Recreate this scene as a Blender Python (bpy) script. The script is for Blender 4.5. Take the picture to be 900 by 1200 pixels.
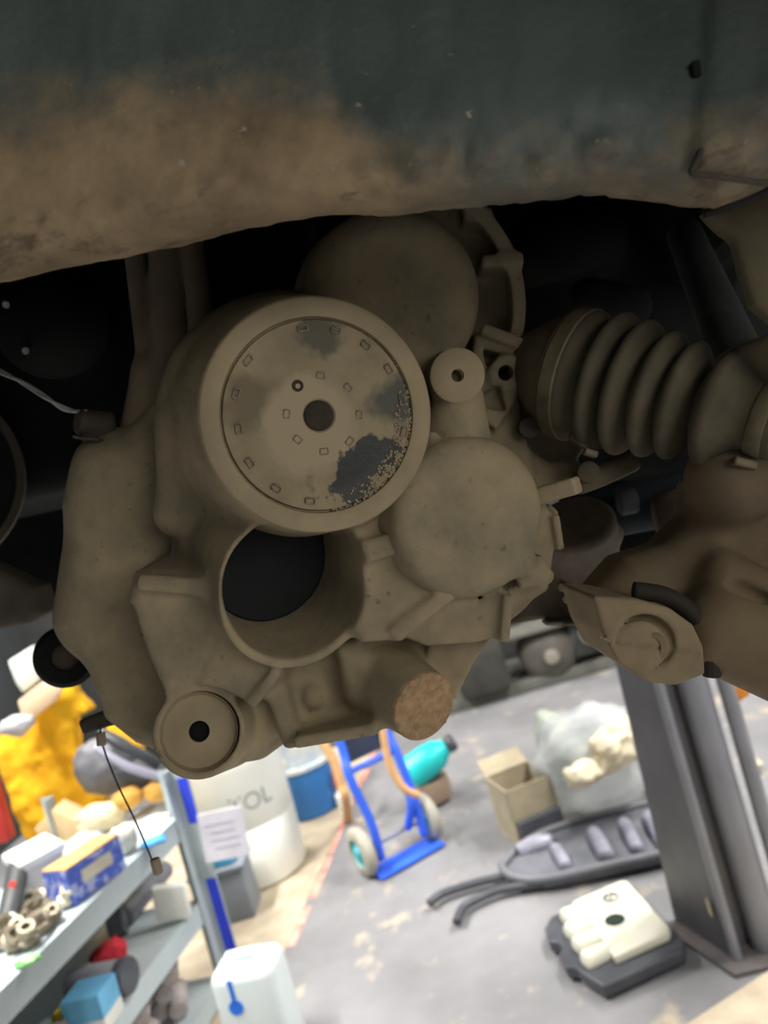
import bpy, bmesh, math, random
import numpy as np
from mathutils import Vector, Matrix, noise as mnoise

for o in list(bpy.data.objects):
    bpy.data.objects.remove(o)
scene = bpy.context.scene
C = scene.collection
random.seed(7)
PI = math.pi

# ------------------------------------------------------------------ camera
ROLL = math.radians(16.0)
CAMH = 1.45
F = 900.0                                   # focal length in pixels of a 900x1200 frame
CR = Vector((math.cos(ROLL), 0, -math.sin(ROLL)))
CU = Vector((math.sin(ROLL), 0, math.cos(ROLL)))
CB = Vector((0, -1, 0))
CP = Vector((0, 0, CAMH))
cam_d = bpy.data.cameras.new('camera')
cam = bpy.data.objects.new('camera', cam_d)
C.objects.link(cam)
cam.matrix_world = Matrix(((CR.x, CU.x, CB.x, CP.x), (CR.y, CU.y, CB.y, CP.y), (CR.z, CU.z, CB.z, CP.z), (0, 0, 0, 1)))
cam_d.sensor_fit = 'HORIZONTAL'
cam_d.sensor_width = 26.0
cam_d.lens = 26.0
cam_d.clip_start = 0.02
cam_d.dof.use_dof = True
cam_d.dof.focus_distance = 0.52
cam_d.dof.aperture_fstop = 26.0 / 4.4
scene.camera = cam

# ------------------------------------------------------------------ light and exposure
vs = scene.view_settings
vs.view_transform = 'Standard'
vs.look = 'None'
vs.gamma = 1.0
vs.use_curve_mapping = False
vs.exposure = 0.0
world = bpy.data.worlds.new('world')
scene.world = world
world.use_nodes = True
bg = world.node_tree.nodes['Background']
bg.inputs[0].default_value = (0.95, 0.98, 1.0, 1)
bg.inputs[1].default_value = 0.13


def ceiling_lamp(x, y, z, sx, sy, power, col=(1, 0.97, 0.92)):
    l = bpy.data.lights.new('ceiling_lamp', 'AREA')
    l.shape = 'RECTANGLE'
    l.size, l.size_y = sx, sy
    l.energy = power
    l.color = col
    o = bpy.data.objects.new('ceiling_lamp', l)
    o.location = (x, y, z)
    C.objects.link(o)


for lx, ly, lp in ((-1.9, 2.0, 300), (-1.9, 4.4, 150), (2.3, 2.2, 270), (2.3, 4.6, 140), (-1.5, -0.7, 60), (1.5, -0.7, 80)):  # last two lamps are added, to bounce light up off the front floor
    ceiling_lamp(lx, ly, 3.7, 0.35, 1.5, lp)
# fill light added front right of the car, for an unseen open door
dl = bpy.data.lights.new('front_fill', 'AREA')
dl.shape = 'RECTANGLE'
dl.size, dl.size_y = 2.2, 1.4
dl.energy = 44
dl.color = (1.0, 0.95, 0.86)
do_ = bpy.data.objects.new('front_fill', dl)
do_.location = (1.9, -2.3, 1.75)
do_.rotation_euler = (Vector((0.0, 0.5, 1.35)) - Vector(do_.location)).to_track_quat('-Z', 'Y').to_euler()
C.objects.link(do_)


# ------------------------------------------------------------------ coordinates
def K(px, py, d):
    """camera space (x right, y up, z back) of a picture point at depth d"""
    return np.array([(px - 450) / F * d, -(py - 600) / F * d, -d])


def W(p):
    return CP + CR * float(p[0]) + CU * float(p[1]) + CB * float(p[2])


def KW(px, py, d):
    return W(K(px, py, d))


def uv(px, py):
    x, y = px - 450, py - 600
    return x * math.cos(ROLL) - y * math.sin(ROLL), x * math.sin(ROLL) + y * math.cos(ROLL)


def S(px, py, z=0.0):
    """world point at height z"""
    u, v = uv(px, py)
    D = (CAMH - z) * F / v
    return Vector((u * D / F, D, z))


def V(px, py, D):
    """world point at world depth Y = D"""
    u, v = uv(px, py)
    return Vector((u * D / F, D, CAMH - v * D / F))


# ------------------------------------------------------------------ materials
MATS = {}


def mat(name, col, col2=None, rough=0.7, metal=0.0, scale=8.0, bump=0.0, bscale=None, detail=6.0,
        trans=0.0, alpha=1.0, emit=None, lo=0.35, hi=0.65, col3=None, scale3=30.0, lo3=0.58, hi3=0.7, spec=0.4, dist=0.002):
    if name in MATS:
        return MATS[name]
    m = bpy.data.materials.new(name)
    m.use_nodes = True
    nt = m.node_tree
    b = nt.nodes['Principled BSDF']
    b.inputs['Roughness'].default_value = rough
    b.inputs['Metallic'].default_value = metal
    b.inputs['Specular IOR Level'].default_value = spec
    tc = nt.nodes.new('ShaderNodeTexCoord')

    def ns(sc, det=6.0):
        n = nt.nodes.new('ShaderNodeTexNoise')
        n.inputs['Scale'].default_value = sc
        n.inputs['Detail'].default_value = det
        n.inputs['Roughness'].default_value = 0.62
        nt.links.new(tc.outputs['Object'], n.inputs['Vector'])
        return n
    if col2 is None:
        col2 = tuple(c * 0.8 for c in col)
    n = ns(scale, detail)
    r = nt.nodes.new('ShaderNodeValToRGB')
    r.color_ramp.elements[0].position = lo
    r.color_ramp.elements[1].position = hi
    r.color_ramp.elements[0].color = (*col2, 1)
    r.color_ramp.elements[1].color = (*col, 1)
    nt.links.new(n.outputs['Fac'], r.inputs['Fac'])
    out = r.outputs['Color']
    if col3 is not None:
        n3 = ns(scale3, 5)
        mr = nt.nodes.new('ShaderNodeMapRange')
        mr.inputs['From Min'].default_value = lo3
        mr.inputs['From Max'].default_value = hi3
        nt.links.new(n3.outputs['Fac'], mr.inputs['Value'])
        mx = nt.nodes.new('ShaderNodeMix')
        mx.data_type = 'RGBA'
        nt.links.new(mr.outputs[0], mx.inputs[0])
        nt.links.new(out, mx.inputs[6])
        mx.inputs[7].default_value = (*col3, 1)
        out = mx.outputs[2]
    nt.links.new(out, b.inputs['Base Color'])
    if trans:
        b.inputs['Transmission Weight'].default_value = trans
    if alpha < 1:
        b.inputs['Alpha'].default_value = alpha
    if emit:
        b.inputs['Emission Color'].default_value = (*emit[0], 1)
        b.inputs['Emission Strength'].default_value = emit[1]
    if bump:
        nb = ns(bscale or scale * 6, 8)
        bp = nt.nodes.new('ShaderNodeBump')
        bp.inputs['Strength'].default_value = bump
        bp.inputs['Distance'].default_value = dist
        nt.links.new(nb.outputs['Fac'], bp.inputs['Height'])
        nt.links.new(bp.outputs['Normal'], b.inputs['Normal'])
    MATS[name] = m
    return m


def add_patches(m, patches):
    """extra stains with a shape of their own: (centre in object space, radius, softness, noise scale, noise amount, colour, roughness)"""
    nt = m.node_tree
    b = nt.nodes['Principled BSDF']
    tc = next(n for n in nt.nodes if n.type == 'TEX_COORD')
    out = b.inputs['Base Color'].links[0].from_socket
    rout = None
    for c, rad, soft, nsc, nam, col, rgh in patches:
        d = nt.nodes.new('ShaderNodeVectorMath')
        d.operation = 'DISTANCE'
        nt.links.new(tc.outputs['Object'], d.inputs[0])
        d.inputs[1].default_value = c
        n = nt.nodes.new('ShaderNodeTexNoise')
        n.inputs['Scale'].default_value = nsc
        n.inputs['Detail'].default_value = 8
        nt.links.new(tc.outputs['Object'], n.inputs['Vector'])
        ma = nt.nodes.new('ShaderNodeMath')
        ma.operation = 'MULTIPLY_ADD'
        nt.links.new(n.outputs['Fac'], ma.inputs[0])
        ma.inputs[1].default_value = nam * 2
        ma.inputs[2].default_value = -nam
        ad = nt.nodes.new('ShaderNodeMath')
        ad.operation = 'ADD'
        nt.links.new(d.outputs['Value'], ad.inputs[0])
        nt.links.new(ma.outputs[0], ad.inputs[1])
        mr = nt.nodes.new('ShaderNodeMapRange')
        mr.inputs['From Min'].default_value = rad - soft
        mr.inputs['From Max'].default_value = rad + soft
        mr.inputs['To Min'].default_value = 1
        mr.inputs['To Max'].default_value = 0
        nt.links.new(ad.outputs[0], mr.inputs['Value'])
        mx = nt.nodes.new('ShaderNodeMix')
        mx.data_type = 'RGBA'
        nt.links.new(mr.outputs[0], mx.inputs[0])
        nt.links.new(out, mx.inputs[6])
        mx.inputs[7].default_value = (*col, 1)
        out = mx.outputs[2]
        if rgh is not None:
            mm = nt.nodes.new('ShaderNodeMix')
            nt.links.new(mr.outputs[0], mm.inputs[0])
            if rout is None:
                mm.inputs[2].default_value = b.inputs['Roughness'].default_value
            else:
                nt.links.new(rout, mm.inputs[2])
            mm.inputs[3].default_value = rgh
            rout = mm.outputs[0]
    nt.links.new(out, b.inputs['Base Color'])
    if rout:
        nt.links.new(rout, b.inputs['Roughness'])


# ------------------------------------------------------------------ objects
WO = {}


def tag(o, label=None, cat=None, group=None, kind=None):
    if label: o['label'] = label
    if cat: o['category'] = cat
    if group: o['group'] = group
    if kind: o['kind'] = kind
    return o


def thing(name, label, cat, loc=(0, 0, 0), rz=0.0, group=None):
    o = bpy.data.objects.new(name, None)
    o.empty_display_size = 0.05
    C.objects.link(o)
    o.location = loc
    o.rotation_euler = (0, 0, rz)
    WO[o.name] = Vector(loc)
    return tag(o, label, cat, group)


def mk(name, verts, faces, m, parent=None, smooth=False, local=False, angle=None):
    """link one mesh object; verts in world space unless local"""
    verts = [Vector(v) for v in verts]
    if local:
        org = Vector((0, 0, 0))
    else:
        a = np.array([tuple(v) for v in verts])
        lo, hi = a.min(0), a.max(0)
        org = Vector(((lo[0] + hi[0]) / 2, (lo[1] + hi[1]) / 2, (lo[2] + hi[2]) / 2 if parent else lo[2]))
    me = bpy.data.meshes.new(name)
    me.from_pydata([v - org for v in verts], [], faces)
    me.validate()
    bm = bmesh.new()
    bm.from_mesh(me)
    bmesh.ops.recalc_face_normals(bm, faces=bm.faces)
    bm.to_mesh(me)
    bm.free()
    me.materials.append(m)
    if smooth:
        me.polygons.foreach_set('use_smooth', [True] * len(me.polygons))
        if angle:
            me.set_sharp_from_angle(angle=math.radians(angle))
    o = bpy.data.objects.new(name, me)
    C.objects.link(o)
    if parent is not None:
        o.parent = parent
        if not local:
            o.location = org - WO[parent.name]
            WO[o.name] = org
        else:
            WO[o.name] = Vector((0, 0, 0))
    else:
        o.location = org
        WO[o.name] = org
    return o


class MB:
    """collects shapes for ONE mesh"""

    def __init__(s):
        s.v, s.f = [], []

    def add(s, v, f):
        k = len(s.v)
        s.v += [Vector(x) for x in v]
        s.f += [tuple(i + k for i in q) for q in f]
        return s

    def box(s, c, size, rot=None, bevel=0.0, seg=2):
        bm = bmesh.new()
        bmesh.ops.create_cube(bm, size=1)
        for v in bm.verts:
            v.co = Vector((v.co.x * size[0], v.co.y * size[1], v.co.z * size[2]))
        if bevel:
            bmesh.ops.bevel(bm, geom=bm.edges[:], offset=bevel, segments=seg, affect='EDGES', profile=0.5)
        R = rot if rot is not None else Matrix.Identity(3)
        bm.verts.index_update()
        s.add([R @ v.co + Vector(c) for v in bm.verts], [[v.index for v in f.verts] for f in bm.faces])
        bm.free()
        return s

    def lathe(s, prof, origin, axis, n=48, close=False):
        """prof: list of (distance along axis, radius)"""
        ax = Vector(axis).normalized()
        u = ax.orthogonal().normalized()
        w = ax.cross(u)
        o = Vector(origin)
        v, f = [], []
        for t, r in prof:
            for i in range(n):
                a = 2 * PI * i / n
                v.append(o + ax * t + (u * math.cos(a) + w * math.sin(a)) * r)
        m = len(prof)
        for j in range(m - 1 + (1 if close else 0)):
            j2 = (j + 1) % m
            for i in range(n):
                f.append((j * n + i, j * n + (i + 1) % n, j2 * n + (i + 1) % n, j2 * n + i))
        if not close:
            f.append(tuple(range(n))[::-1])
            f.append(tuple((m - 1) * n + i for i in range(n)))
        return s.add(v, f)

    def cyl(s, a, b, ra, rb=None, n=24, bevel=0.0):
        a, b = Vector(a), Vector(b)
        rb = ra if rb is None else rb
        L = (b - a).length
        if bevel:
            p = [(0, ra - bevel), (bevel * .3, ra - bevel * .3), (bevel, ra), (L - bevel, rb), (L - bevel * .3, rb - bevel * .3), (L, rb - bevel)]
        else:
            p = [(0, ra), (L, rb)]
        return s.lathe(p, a, b - a, n)

    def tube(s, pts, r, n=10, sub=6):
        pts = [Vector(p) for p in pts]
        if sub > 1 and len(pts) > 2:
            q = []
            for i in range(len(pts) - 1):
                p0, p1, p2, p3 = pts[max(i - 1, 0)], pts[i], pts[i + 1], pts[min(i + 2, len(pts) - 1)]
                for k in range(sub):
                    t = k / sub
                    q.append(0.5 * ((2 * p1) + (p2 - p0) * t + (2 * p0 - 5 * p1 + 4 * p2 - p3) * t * t + (3 * p1 - p0 - 3 * p2 + p3) * t ** 3))
            q.append(pts[-1])
            pts = q
        rr = r if callable(r) else (lambda t: r)
        v, f = [], []
        prev = None
        for i, p in enumerate(pts):
            d = (pts[min(i + 1, len(pts) - 1)] - pts[max(i - 1, 0)]).normalized()
            u = d.orthogonal().normalized() if prev is None else (prev - d * prev.dot(d)).normalized()
            prev = u
            w = d.cross(u)
            R = rr(i / (len(pts) - 1))
            for k in range(n):
                a = 2 * PI * k / n
                v.append(p + (u * math.cos(a) + w * math.sin(a)) * R)
        m = len(pts)
        for j in range(m - 1):
            for i in range(n):
                f.append((j * n + i, j * n + (i + 1) % n, (j + 1) * n + (i + 1) % n, (j + 1) * n + i))
        f.append(tuple(range(n))[::-1])
        f.append(tuple((m - 1) * n + i for i in range(n)))
        return s.add(v, f)

    def prism(s, poly, ex, bevel=0.0):
        """poly: coplanar world points, ex: extrusion vector"""
        bm = bmesh.new()
        a = [bm.verts.new(Vector(p)) for p in poly]
        fc = bm.faces.new(a)
        r = bmesh.ops.extrude_face_region(bm, geom=[fc])
        for e in r['geom']:
            if isinstance(e, bmesh.types.BMVert):
                e.co += Vector(ex)
        bmesh.ops.recalc_face_normals(bm, faces=bm.faces)
        if bevel:
            bmesh.ops.bevel(bm, geom=bm.edges[:], offset=bevel, segments=2, affect='EDGES', profile=0.5)
        bm.verts.index_update()
        s.add([v.co.copy() for v in bm.verts], [[v.index for v in f.verts] for f in bm.faces])
        bm.free()
        return s

    def grid(s, pts, closed=False):
        nu, nv = len(pts), len(pts[0])
        v = [p for row in pts for p in row]
        f = []
        for i in range(nu - 1):
            for j in range(nv - (0 if closed else 1)):
                f.append((i * nv + j, i * nv + (j + 1) % nv, (i + 1) * nv + (j + 1) % nv, (i + 1) * nv + j))
        return s.add(v, f)

    def build(s, name, m, parent=None, smooth=False, local=False, angle=None):
        return mk(name, s.v, s.f, m, parent, smooth, local, angle)


def lump(mb, c, r, seed=0, amp=0.3, freq=2.0, sub=3, squash=(1, 1, 1), rot=None):
    """crumpled blob"""
    bm = bmesh.new()
    bmesh.ops.create_icosphere(bm, subdivisions=sub, radius=1)
    R = rot if rot is not None else Matrix.Identity(3)
    for v in bm.verts:
        k = 1 + amp * mnoise.fractal(v.co * freq + Vector((seed * 7.3, seed * 3.1, seed)), 0.8, 2.0, 4)
        v.co = R @ Vector((v.co.x * k * r * squash[0], v.co.y * k * r * squash[1], v.co.z * k * r * squash[2])) + Vector(c)
    bm.verts.index_update()
    mb.add([v.co.copy() for v in bm.verts], [[v.index for v in f.verts] for f in bm.faces])
    bm.free()
    return mb


# ------------------------------------------------------------------ cast surfaces (distance fields, camera-axes coordinates)
class Field:
    def __init__(s, lo, hi, h):
        s.lo, s.h = np.array(lo, float), h
        n = np.ceil((np.array(hi) - s.lo) / h).astype(int) + 1
        ax = [(s.lo[i] + h * np.arange(n[i])).astype(np.float32) for i in range(3)]
        s.x, s.y, s.z = ax[0][:, None, None], ax[1][None, :, None], ax[2][None, None, :]
        s.F = np.full(tuple(n), 1.0, np.float32)

    def cone(s, a, b, ra, rb=None, rnd=0.0):
        a, b = np.asarray(a, np.float32), np.asarray(b, np.float32)
        rb = ra if rb is None else rb
        ra, rb = ra - rnd, rb - rnd
        ab = b - a
        L = float(np.linalg.norm(ab))
        d = ab / L
        a = a + d * rnd
        L -= 2 * rnd
        px, py, pz = s.x - a[0], s.y - a[1], s.z - a[2]
        t = px * d[0] + py * d[1] + pz * d[2]
        q = np.sqrt(np.maximum(px * px + py * py + pz * pz - t * t, 0))
        # 2D capped cone in (q, t)
        cs = (ra - rb) / L
        nrm = math.sqrt(1 + cs * cs)
        side = (q - (ra + (rb - ra) * (t / L))) / nrm
        cap = np.maximum(-t, t - L)
        w = np.maximum(side, cap)
        ou = np.sqrt(np.maximum(side, 0) ** 2 + np.maximum(cap, 0) ** 2)
        return np.where(w > 0, ou, w) - rnd

    def caps(s, a, b, ra, rb=None):
        a, b = np.asarray(a, np.float32), np.asarray(b, np.float32)
        rb = ra if rb is None else rb
        ab = b - a
        l2 = float(ab @ ab)
        px, py, pz = s.x - a[0], s.y - a[1], s.z - a[2]
        t = np.clip((px * ab[0] + py * ab[1] + pz * ab[2]) / l2, 0, 1)
        return np.sqrt((px - t * ab[0]) ** 2 + (py - t * ab[1]) ** 2 + (pz - t * ab[2]) ** 2) - (ra + (rb - ra) * t)

    def ball(s, c, r, sq=(1, 1, 1)):
        k = np.sqrt(((s.x - c[0]) / sq[0]) ** 2 + ((s.y - c[1]) / sq[1]) ** 2 + ((s.z - c[2]) / sq[2]) ** 2)
        return (k - r) * min(sq)

    def box(s, c, half, ax=None, rnd=0.0):
        """ax: three unit axes"""
        ax = np.eye(3) if ax is None else ax
        px, py, pz = s.x - c[0], s.y - c[1], s.z - c[2]
        q = [np.abs(px * ax[i][0] + py * ax[i][1] + pz * ax[i][2]) - (half[i] - rnd) for i in range(3)]
        o = np.sqrt(sum(np.maximum(k, 0) ** 2 for k in q))
        return o + np.minimum(np.maximum(np.maximum(q[0], q[1]), q[2]), 0) - rnd

    def bar(s, a, b, w, dep, rnd=0.002):
        """box along a->b, w wide across, dep deep along the view"""
        a, b = np.asarray(a), np.asarray(b)
        d = b - a
        L = np.linalg.norm(d)
        d = d / L
        zz = np.array([0, 0, 1.0])
        n = np.cross(zz, d)
        n /= np.linalg.norm(n)
        k = np.cross(d, n)
        return s.box((a + b) / 2, (L / 2, w / 2, dep / 2), (d, n, k), rnd)

    def poly(s, pts, dref, d0, d1, rnd=0.004, slope=0.0):
        """polygon given as picture points at depth dref, extruded from depth d0 to d1; slope widens it with depth"""
        P = [K(x, y, dref)[:2] for x, y in pts]
        x, y = s.x[:, :, 0], s.y[:, :, 0]
        x, y = np.broadcast_arrays(x, y)
        d = np.full(x.shape, 1e9)
        sg = np.ones(x.shape)
        n = len(P)
        for i in range(n):
            a, b = P[i], P[i - 1]
            e = b - a
            wx, wy = x - a[0], y - a[1]
            t = np.clip((wx * e[0] + wy * e[1]) / (e @ e), 0, 1)
            bx, by = wx - e[0] * t, wy - e[1] * t
            d = np.minimum(d, bx * bx + by * by)
            c1, c2, c3 = y >= a[1], y < b[1], e[0] * wy > e[1] * wx
            flip = (c1 & c2 & c3) | (~c1 & ~c2 & ~c3)
            sg = np.where(flip, -sg, sg)
        d2 = (sg * np.sqrt(d)).astype(np.float32)[:, :, None] + rnd
        if slope:
            d2 = d2 - slope * np.maximum(-s.z - d0, 0)
        dz = np.maximum(-s.z - d1, s.z + d0) + rnd
        return np.minimum(np.maximum(d2, dz), 0) + np.sqrt(np.maximum(d2, 0) ** 2 + np.maximum(dz, 0) ** 2) - rnd

    def u(s, d, k=0.006):
        if k <= 0:
            s.F = np.minimum(s.F, d)
        else:
            h = np.maximum(k - np.abs(s.F - d), 0) / k
            s.F = np.minimum(s.F, d) - h * h * (k * 0.25)
        s.F = s.F.astype(np.float32)
        return s

    def cut(s, d, k=0.0):
        d = -d
        if k <= 0:
            s.F = np.maximum(s.F, d)
        else:
            h = np.maximum(k - np.abs(s.F - d), 0) / k
            s.F = np.maximum(s.F, d) + h * h * (k * 0.25)
        s.F = s.F.astype(np.float32)
        return s

    def build(s, name, m, parent=None):
        Fv = s.F
        Fv[0], Fv[-1] = 1, 1
        Fv[:, 0], Fv[:, -1] = 1, 1
        Fv[:, :, 0], Fv[:, :, -1] = 1, 1
        ins = Fv < 0
        c = ins[:-1, :-1, :-1].astype(np.int8)
        tot = np.zeros(c.shape, np.int8)
        offs = [(i, j, k) for i in (0, 1) for j in (0, 1) for k in (0, 1)]
        nx, ny, nz = ins.shape
        for i, j, k in offs:
            tot += ins[i:nx - 1 + i, j:ny - 1 + j, k:nz - 1 + k]
        idx = np.argwhere((tot > 0) & (tot < 8))
        acc = np.zeros((len(idx), 3))
        cnt = np.zeros(len(idx))
        for o0 in offs:
            for a in range(3):
                if o0[a]: continue
                o1 = list(o0)
                o1[a] = 1
                i0, i1 = idx + np.array(o0), idx + np.array(o1)
                f0, f1 = Fv[i0[:, 0], i0[:, 1], i0[:, 2]], Fv[i1[:, 0], i1[:, 1], i1[:, 2]]
                cr = (f0 < 0) != (f1 < 0)
                t = np.where(cr, f0 / np.where(cr, f0 - f1, 1), 0)
                p = np.array(o0, float)[None, :].repeat(len(idx), 0)
                p[:, a] += t
                acc += np.where(cr[:, None], p, 0)
                cnt += cr
        pos = (idx + acc / cnt[:, None]) * s.h + s.lo
        ids = np.full(tot.shape, -1, np.int32)
        ids[idx[:, 0], idx[:, 1], idx[:, 2]] = np.arange(len(idx))
        quads = []
        for a in range(3):
            b, c2 = (a + 1) % 3, (a + 2) % 3
            sl0 = [slice(None)] * 3
            sl1 = [slice(None)] * 3
            sl0[a], sl1[a] = slice(0, -1), slice(1, None)
            ed = np.argwhere(ins[tuple(sl0)] != ins[tuple(sl1)])
            ed = ed[(ed[:, b] > 0) & (ed[:, c2] > 0) & (ed[:, b] < ins.shape[b] - 1) & (ed[:, c2] < ins.shape[c2] - 1)]
            eb, ec = np.eye(3, dtype=int)[b], np.eye(3, dtype=int)[c2]
            q = [ed - eb - ec, ed - ec, ed, ed - eb]
            g = np.stack([ids[k[:, 0], k[:, 1], k[:, 2]] for k in q], 1)
            fl = ins[ed[:, 0], ed[:, 1], ed[:, 2]]
            g = np.where(fl[:, None], g, g[:, ::-1])
            quads.append(g)
        quads = np.concatenate(quads)
        R = np.array([tuple(CR), tuple(CU), tuple(CB)])
        wpos = pos @ R + np.array(tuple(CP))
        lo, hi = wpos.min(0), wpos.max(0)
        org = (lo + hi) / 2
        if parent is None: org[2] = lo[2]
        wpos = (wpos - org).astype(np.float32)
        me = bpy.data.meshes.new(name)
        nq = len(quads)
        me.vertices.add(len(wpos))
        me.vertices.foreach_set('co', wpos.ravel())
        me.loops.add(nq * 4)
        me.loops.foreach_set('vertex_index', quads.astype(np.int32).ravel())
        me.polygons.add(nq)
        me.polygons.foreach_set('loop_start', np.arange(nq, dtype=np.int32) * 4)
        me.polygons.foreach_set('use_smooth', np.ones(nq, bool))
        me.update(calc_edges=True)
        me.validate()
        me.materials.append(m)
        o = bpy.data.objects.new(name, me)
        C.objects.link(o)
        org = Vector(org)
        o.location = org - (WO[parent.name] if parent else Vector((0, 0, 0)))
        if parent: o.parent = parent
        WO[o.name] = org
        return o


def field(px0, py0, px1, py1, d0, d1, h):
    """box covering picture rectangle between two depths"""
    q = [K(x, y, d) for x in (px0, px1) for y in (py0, py1) for d in (d0, d1)]
    q = np.array(q)
    return Field(q.min(0), q.max(0), h)



# ------------------------------------------------------------------ the setting
M_floor = mat('concrete_floor', (0.225, 0.222, 0.232), (0.16, 0.16, 0.166), rough=0.6, scale=2.2, bump=0.25, bscale=40,
              col3=(0.40, 0.34, 0.26), scale3=6.0, lo3=0.58, hi3=0.72)
M_strip = mat('cream_floor_paint', (0.56, 0.48, 0.355), (0.42, 0.345, 0.25), rough=0.7, scale=10, bump=0.3, bscale=50)
M_red = mat('worn_red_paint', (0.72, 0.16, 0.12), (0.75, 0.5, 0.4), rough=0.6, scale=14)
M_wall = mat('dark_wall', (0.03, 0.03, 0.03), (0.016, 0.017, 0.018), rough=0.85, scale=3)
M_kerb = mat('kerb_concrete', (0.13, 0.134, 0.115), (0.085, 0.085, 0.075), rough=0.8, scale=5)


def struct(o):
    o['kind'] = 'structure'
    return o


struct(MB().box((0.5, 1.5, -0.05), (8.0, 10.0, 0.10)).build('floor', M_floor))
struct(MB().box((0.5, 6.05, 1.5), (8.0, 0.10, 3.0)).build('wall_back', M_wall))
struct(MB().box((-3.05, 3.2, 1.5), (0.10, 5.6, 3.0)).build('wall_left', mat('left_wall', (0.04, 0.045, 0.05), (0.025, 0.028, 0.03), rough=0.9, scale=2)))
struct(MB().box((0.95, 5.6, 0.04), (4.2, 0.75, 0.08), bevel=0.015).build('trim_1', M_kerb))
# cream painted walkway with a worn red edge line, left of the bay
L0, L1 = S(325, 1135), S(415, 930)
ld = (L1 - L0).normalized()
ln = Vector((-ld.y, ld.x, 0))
A, B = L0 - ld * 2.2, L1 + ld * 1.2
st = struct(MB().prism([A, B, B + ln * 1.5, A + ln * 1.5], (0, 0, 0.004)).build('trim_2', M_strip))
mb = MB()
random.seed(3)
t = 0.0
Ltot = (B - A).length
while t < Ltot - 0.1:
    seg = random.uniform(0.1, 0.45)
    a = A + ld * t
    b = A + ld * min(t + seg, Ltot)
    w = random.uniform(0.022, 0.036)
    mb.prism([a - ln * 0.003 + Vector((0, 0, .0005)), b - ln * 0.003 + Vector((0, 0, .0005)), b - ln * w + Vector((0, 0, .0005)), a - ln * w + Vector((0, 0, .0005))], (0, 0, 0.002))
    t += seg + random.uniform(0.0, 0.08)
struct(mb.build('trim_3', M_red))
# cream strip in front of the lift post
A, B = S(770, 1225), S(930, 1120)
dd = (B - A).normalized()
nn = Vector((dd.y, -dd.x, 0))
A, B = A - dd * 0.5, B + dd * 0.8
struct(MB().prism([A, B, B + nn * 0.6, A + nn * 0.6], (0, 0, 0.004)).build('trim_4', M_strip))

# ------------------------------------------------------------------ the car overhead
CAST = mat('dusty_cast_alloy', (0.335, 0.268, 0.165), (0.205, 0.178, 0.118), rough=0.85, scale=22, bump=0.45, bscale=170, dist=0.0014,
           col3=(0.14, 0.115, 0.072), scale3=130, lo3=0.62, hi3=0.75, spec=0.25)
CAST2 = mat('dusty_cast_face', (0.350, 0.282, 0.175), (0.255, 0.212, 0.135), rough=0.85, scale=20, bump=0.3, bscale=320, dist=0.0008, spec=0.25)
RUST = mat('sandy_rust', (0.44, 0.30, 0.165), (0.27, 0.18, 0.10), rough=0.95, scale=160, bump=0.9, bscale=420, dist=0.0015, spec=0.2)
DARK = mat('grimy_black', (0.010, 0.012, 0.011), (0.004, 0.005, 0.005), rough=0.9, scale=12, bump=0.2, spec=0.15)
DARKB = mat('grimy_brown', (0.075, 0.060, 0.044), (0.034, 0.029, 0.023), rough=0.85, scale=16, bump=0.3, bscale=120)
RUBB = mat('dusty_rubber', (0.110, 0.091, 0.055), (0.062, 0.052, 0.033), rough=0.85, scale=18, bump=0.15, bscale=200, dist=0.0008)
HOLE = mat('dirt_filled_hole', (0.050, 0.038, 0.026), (0.030, 0.024, 0.018), rough=0.95, scale=120, bump=0.5, bscale=300)
GALV = mat('dirty_zinc', (0.17, 0.138, 0.082), (0.10, 0.08, 0.05), rough=0.6, metal=0.2, scale=40)

# ---- gearbox
gb = thing('gearbox', 'dusty cast alloy gearbox with round end cover and empty mount bore, hanging in the middle', 'gearbox', KW(400, 640, 0.60))
nrm = np.array([0.27, -0.07, 1.0]); nrm /= np.linalg.norm(nrm)      # the way the end cover faces
DC = K(374, 487, 0.502)

f = field(40, 325, 590, 950, 0.48, 0.80, 0.0019)
# back body
f.u(f.poly([(172, 455), (232, 408), (330, 400), (420, 430), (470, 640), (420, 720), (330, 800), (262, 850), (205, 900), (150, 880), (112, 850),
            (92, 790), (66, 735), (74, 690), (84, 640), (70, 590), (88, 530), (140, 512)], 0.64, 0.645, 0.76, 0.022), 0)
f.u(f.caps(K(150, 560, 0.69), K(118, 720, 0.70), 0.045, 0.04), 0.03)
# drum
f.u(f.cone(DC, DC - nrm * 0.125, 0.0765, 0.106, 0.0022), 0.024)
# shoulder ear at the upper left of the drum
f.u(f.caps(K(236, 425, 0.585), K(210, 600, 0.60), 0.012, 0.02), 0.02)
# bore tube
bo = np.array([0.48, -0.26, 1.0]); bo /= np.linalg.norm(bo)
BC = K(350, 697, 0.533)
f.u(f.cone(BC, BC - bo * 0.13, 0.0550, 0.064, 0.0015), 0.009)
# casting left of the bore
f.u(f.poly([(158, 672), (252, 680), (300, 668), (308, 790), (270, 806), (245, 800), (196, 812), (160, 748), (152, 702)], 0.556, 0.548, 0.67, 0.011, 0.10), 0.012)
f.u(f.bar(K(168, 680, 0.552), K(262, 688, 0.548), 0.012, 0.03, 0.004), 0.010)
f.cut(f.bar(K(150, 712, 0.550), K(184, 806, 0.556), 0.006, 0.05, 0.002), 0.004)
# lower left wedge plate with sharp lip
f.u(f.poly([(236, 800), (268, 735), (330, 780), (322, 800), (296, 824), (262, 806)], 0.552, 0.548, 0.62, 0.003, 0.1), 0.006)
f.u(f.bar(K(296, 822, 0.555), K(327, 783, 0.552), 0.007, 0.02, 0.002), 0.006)
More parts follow.
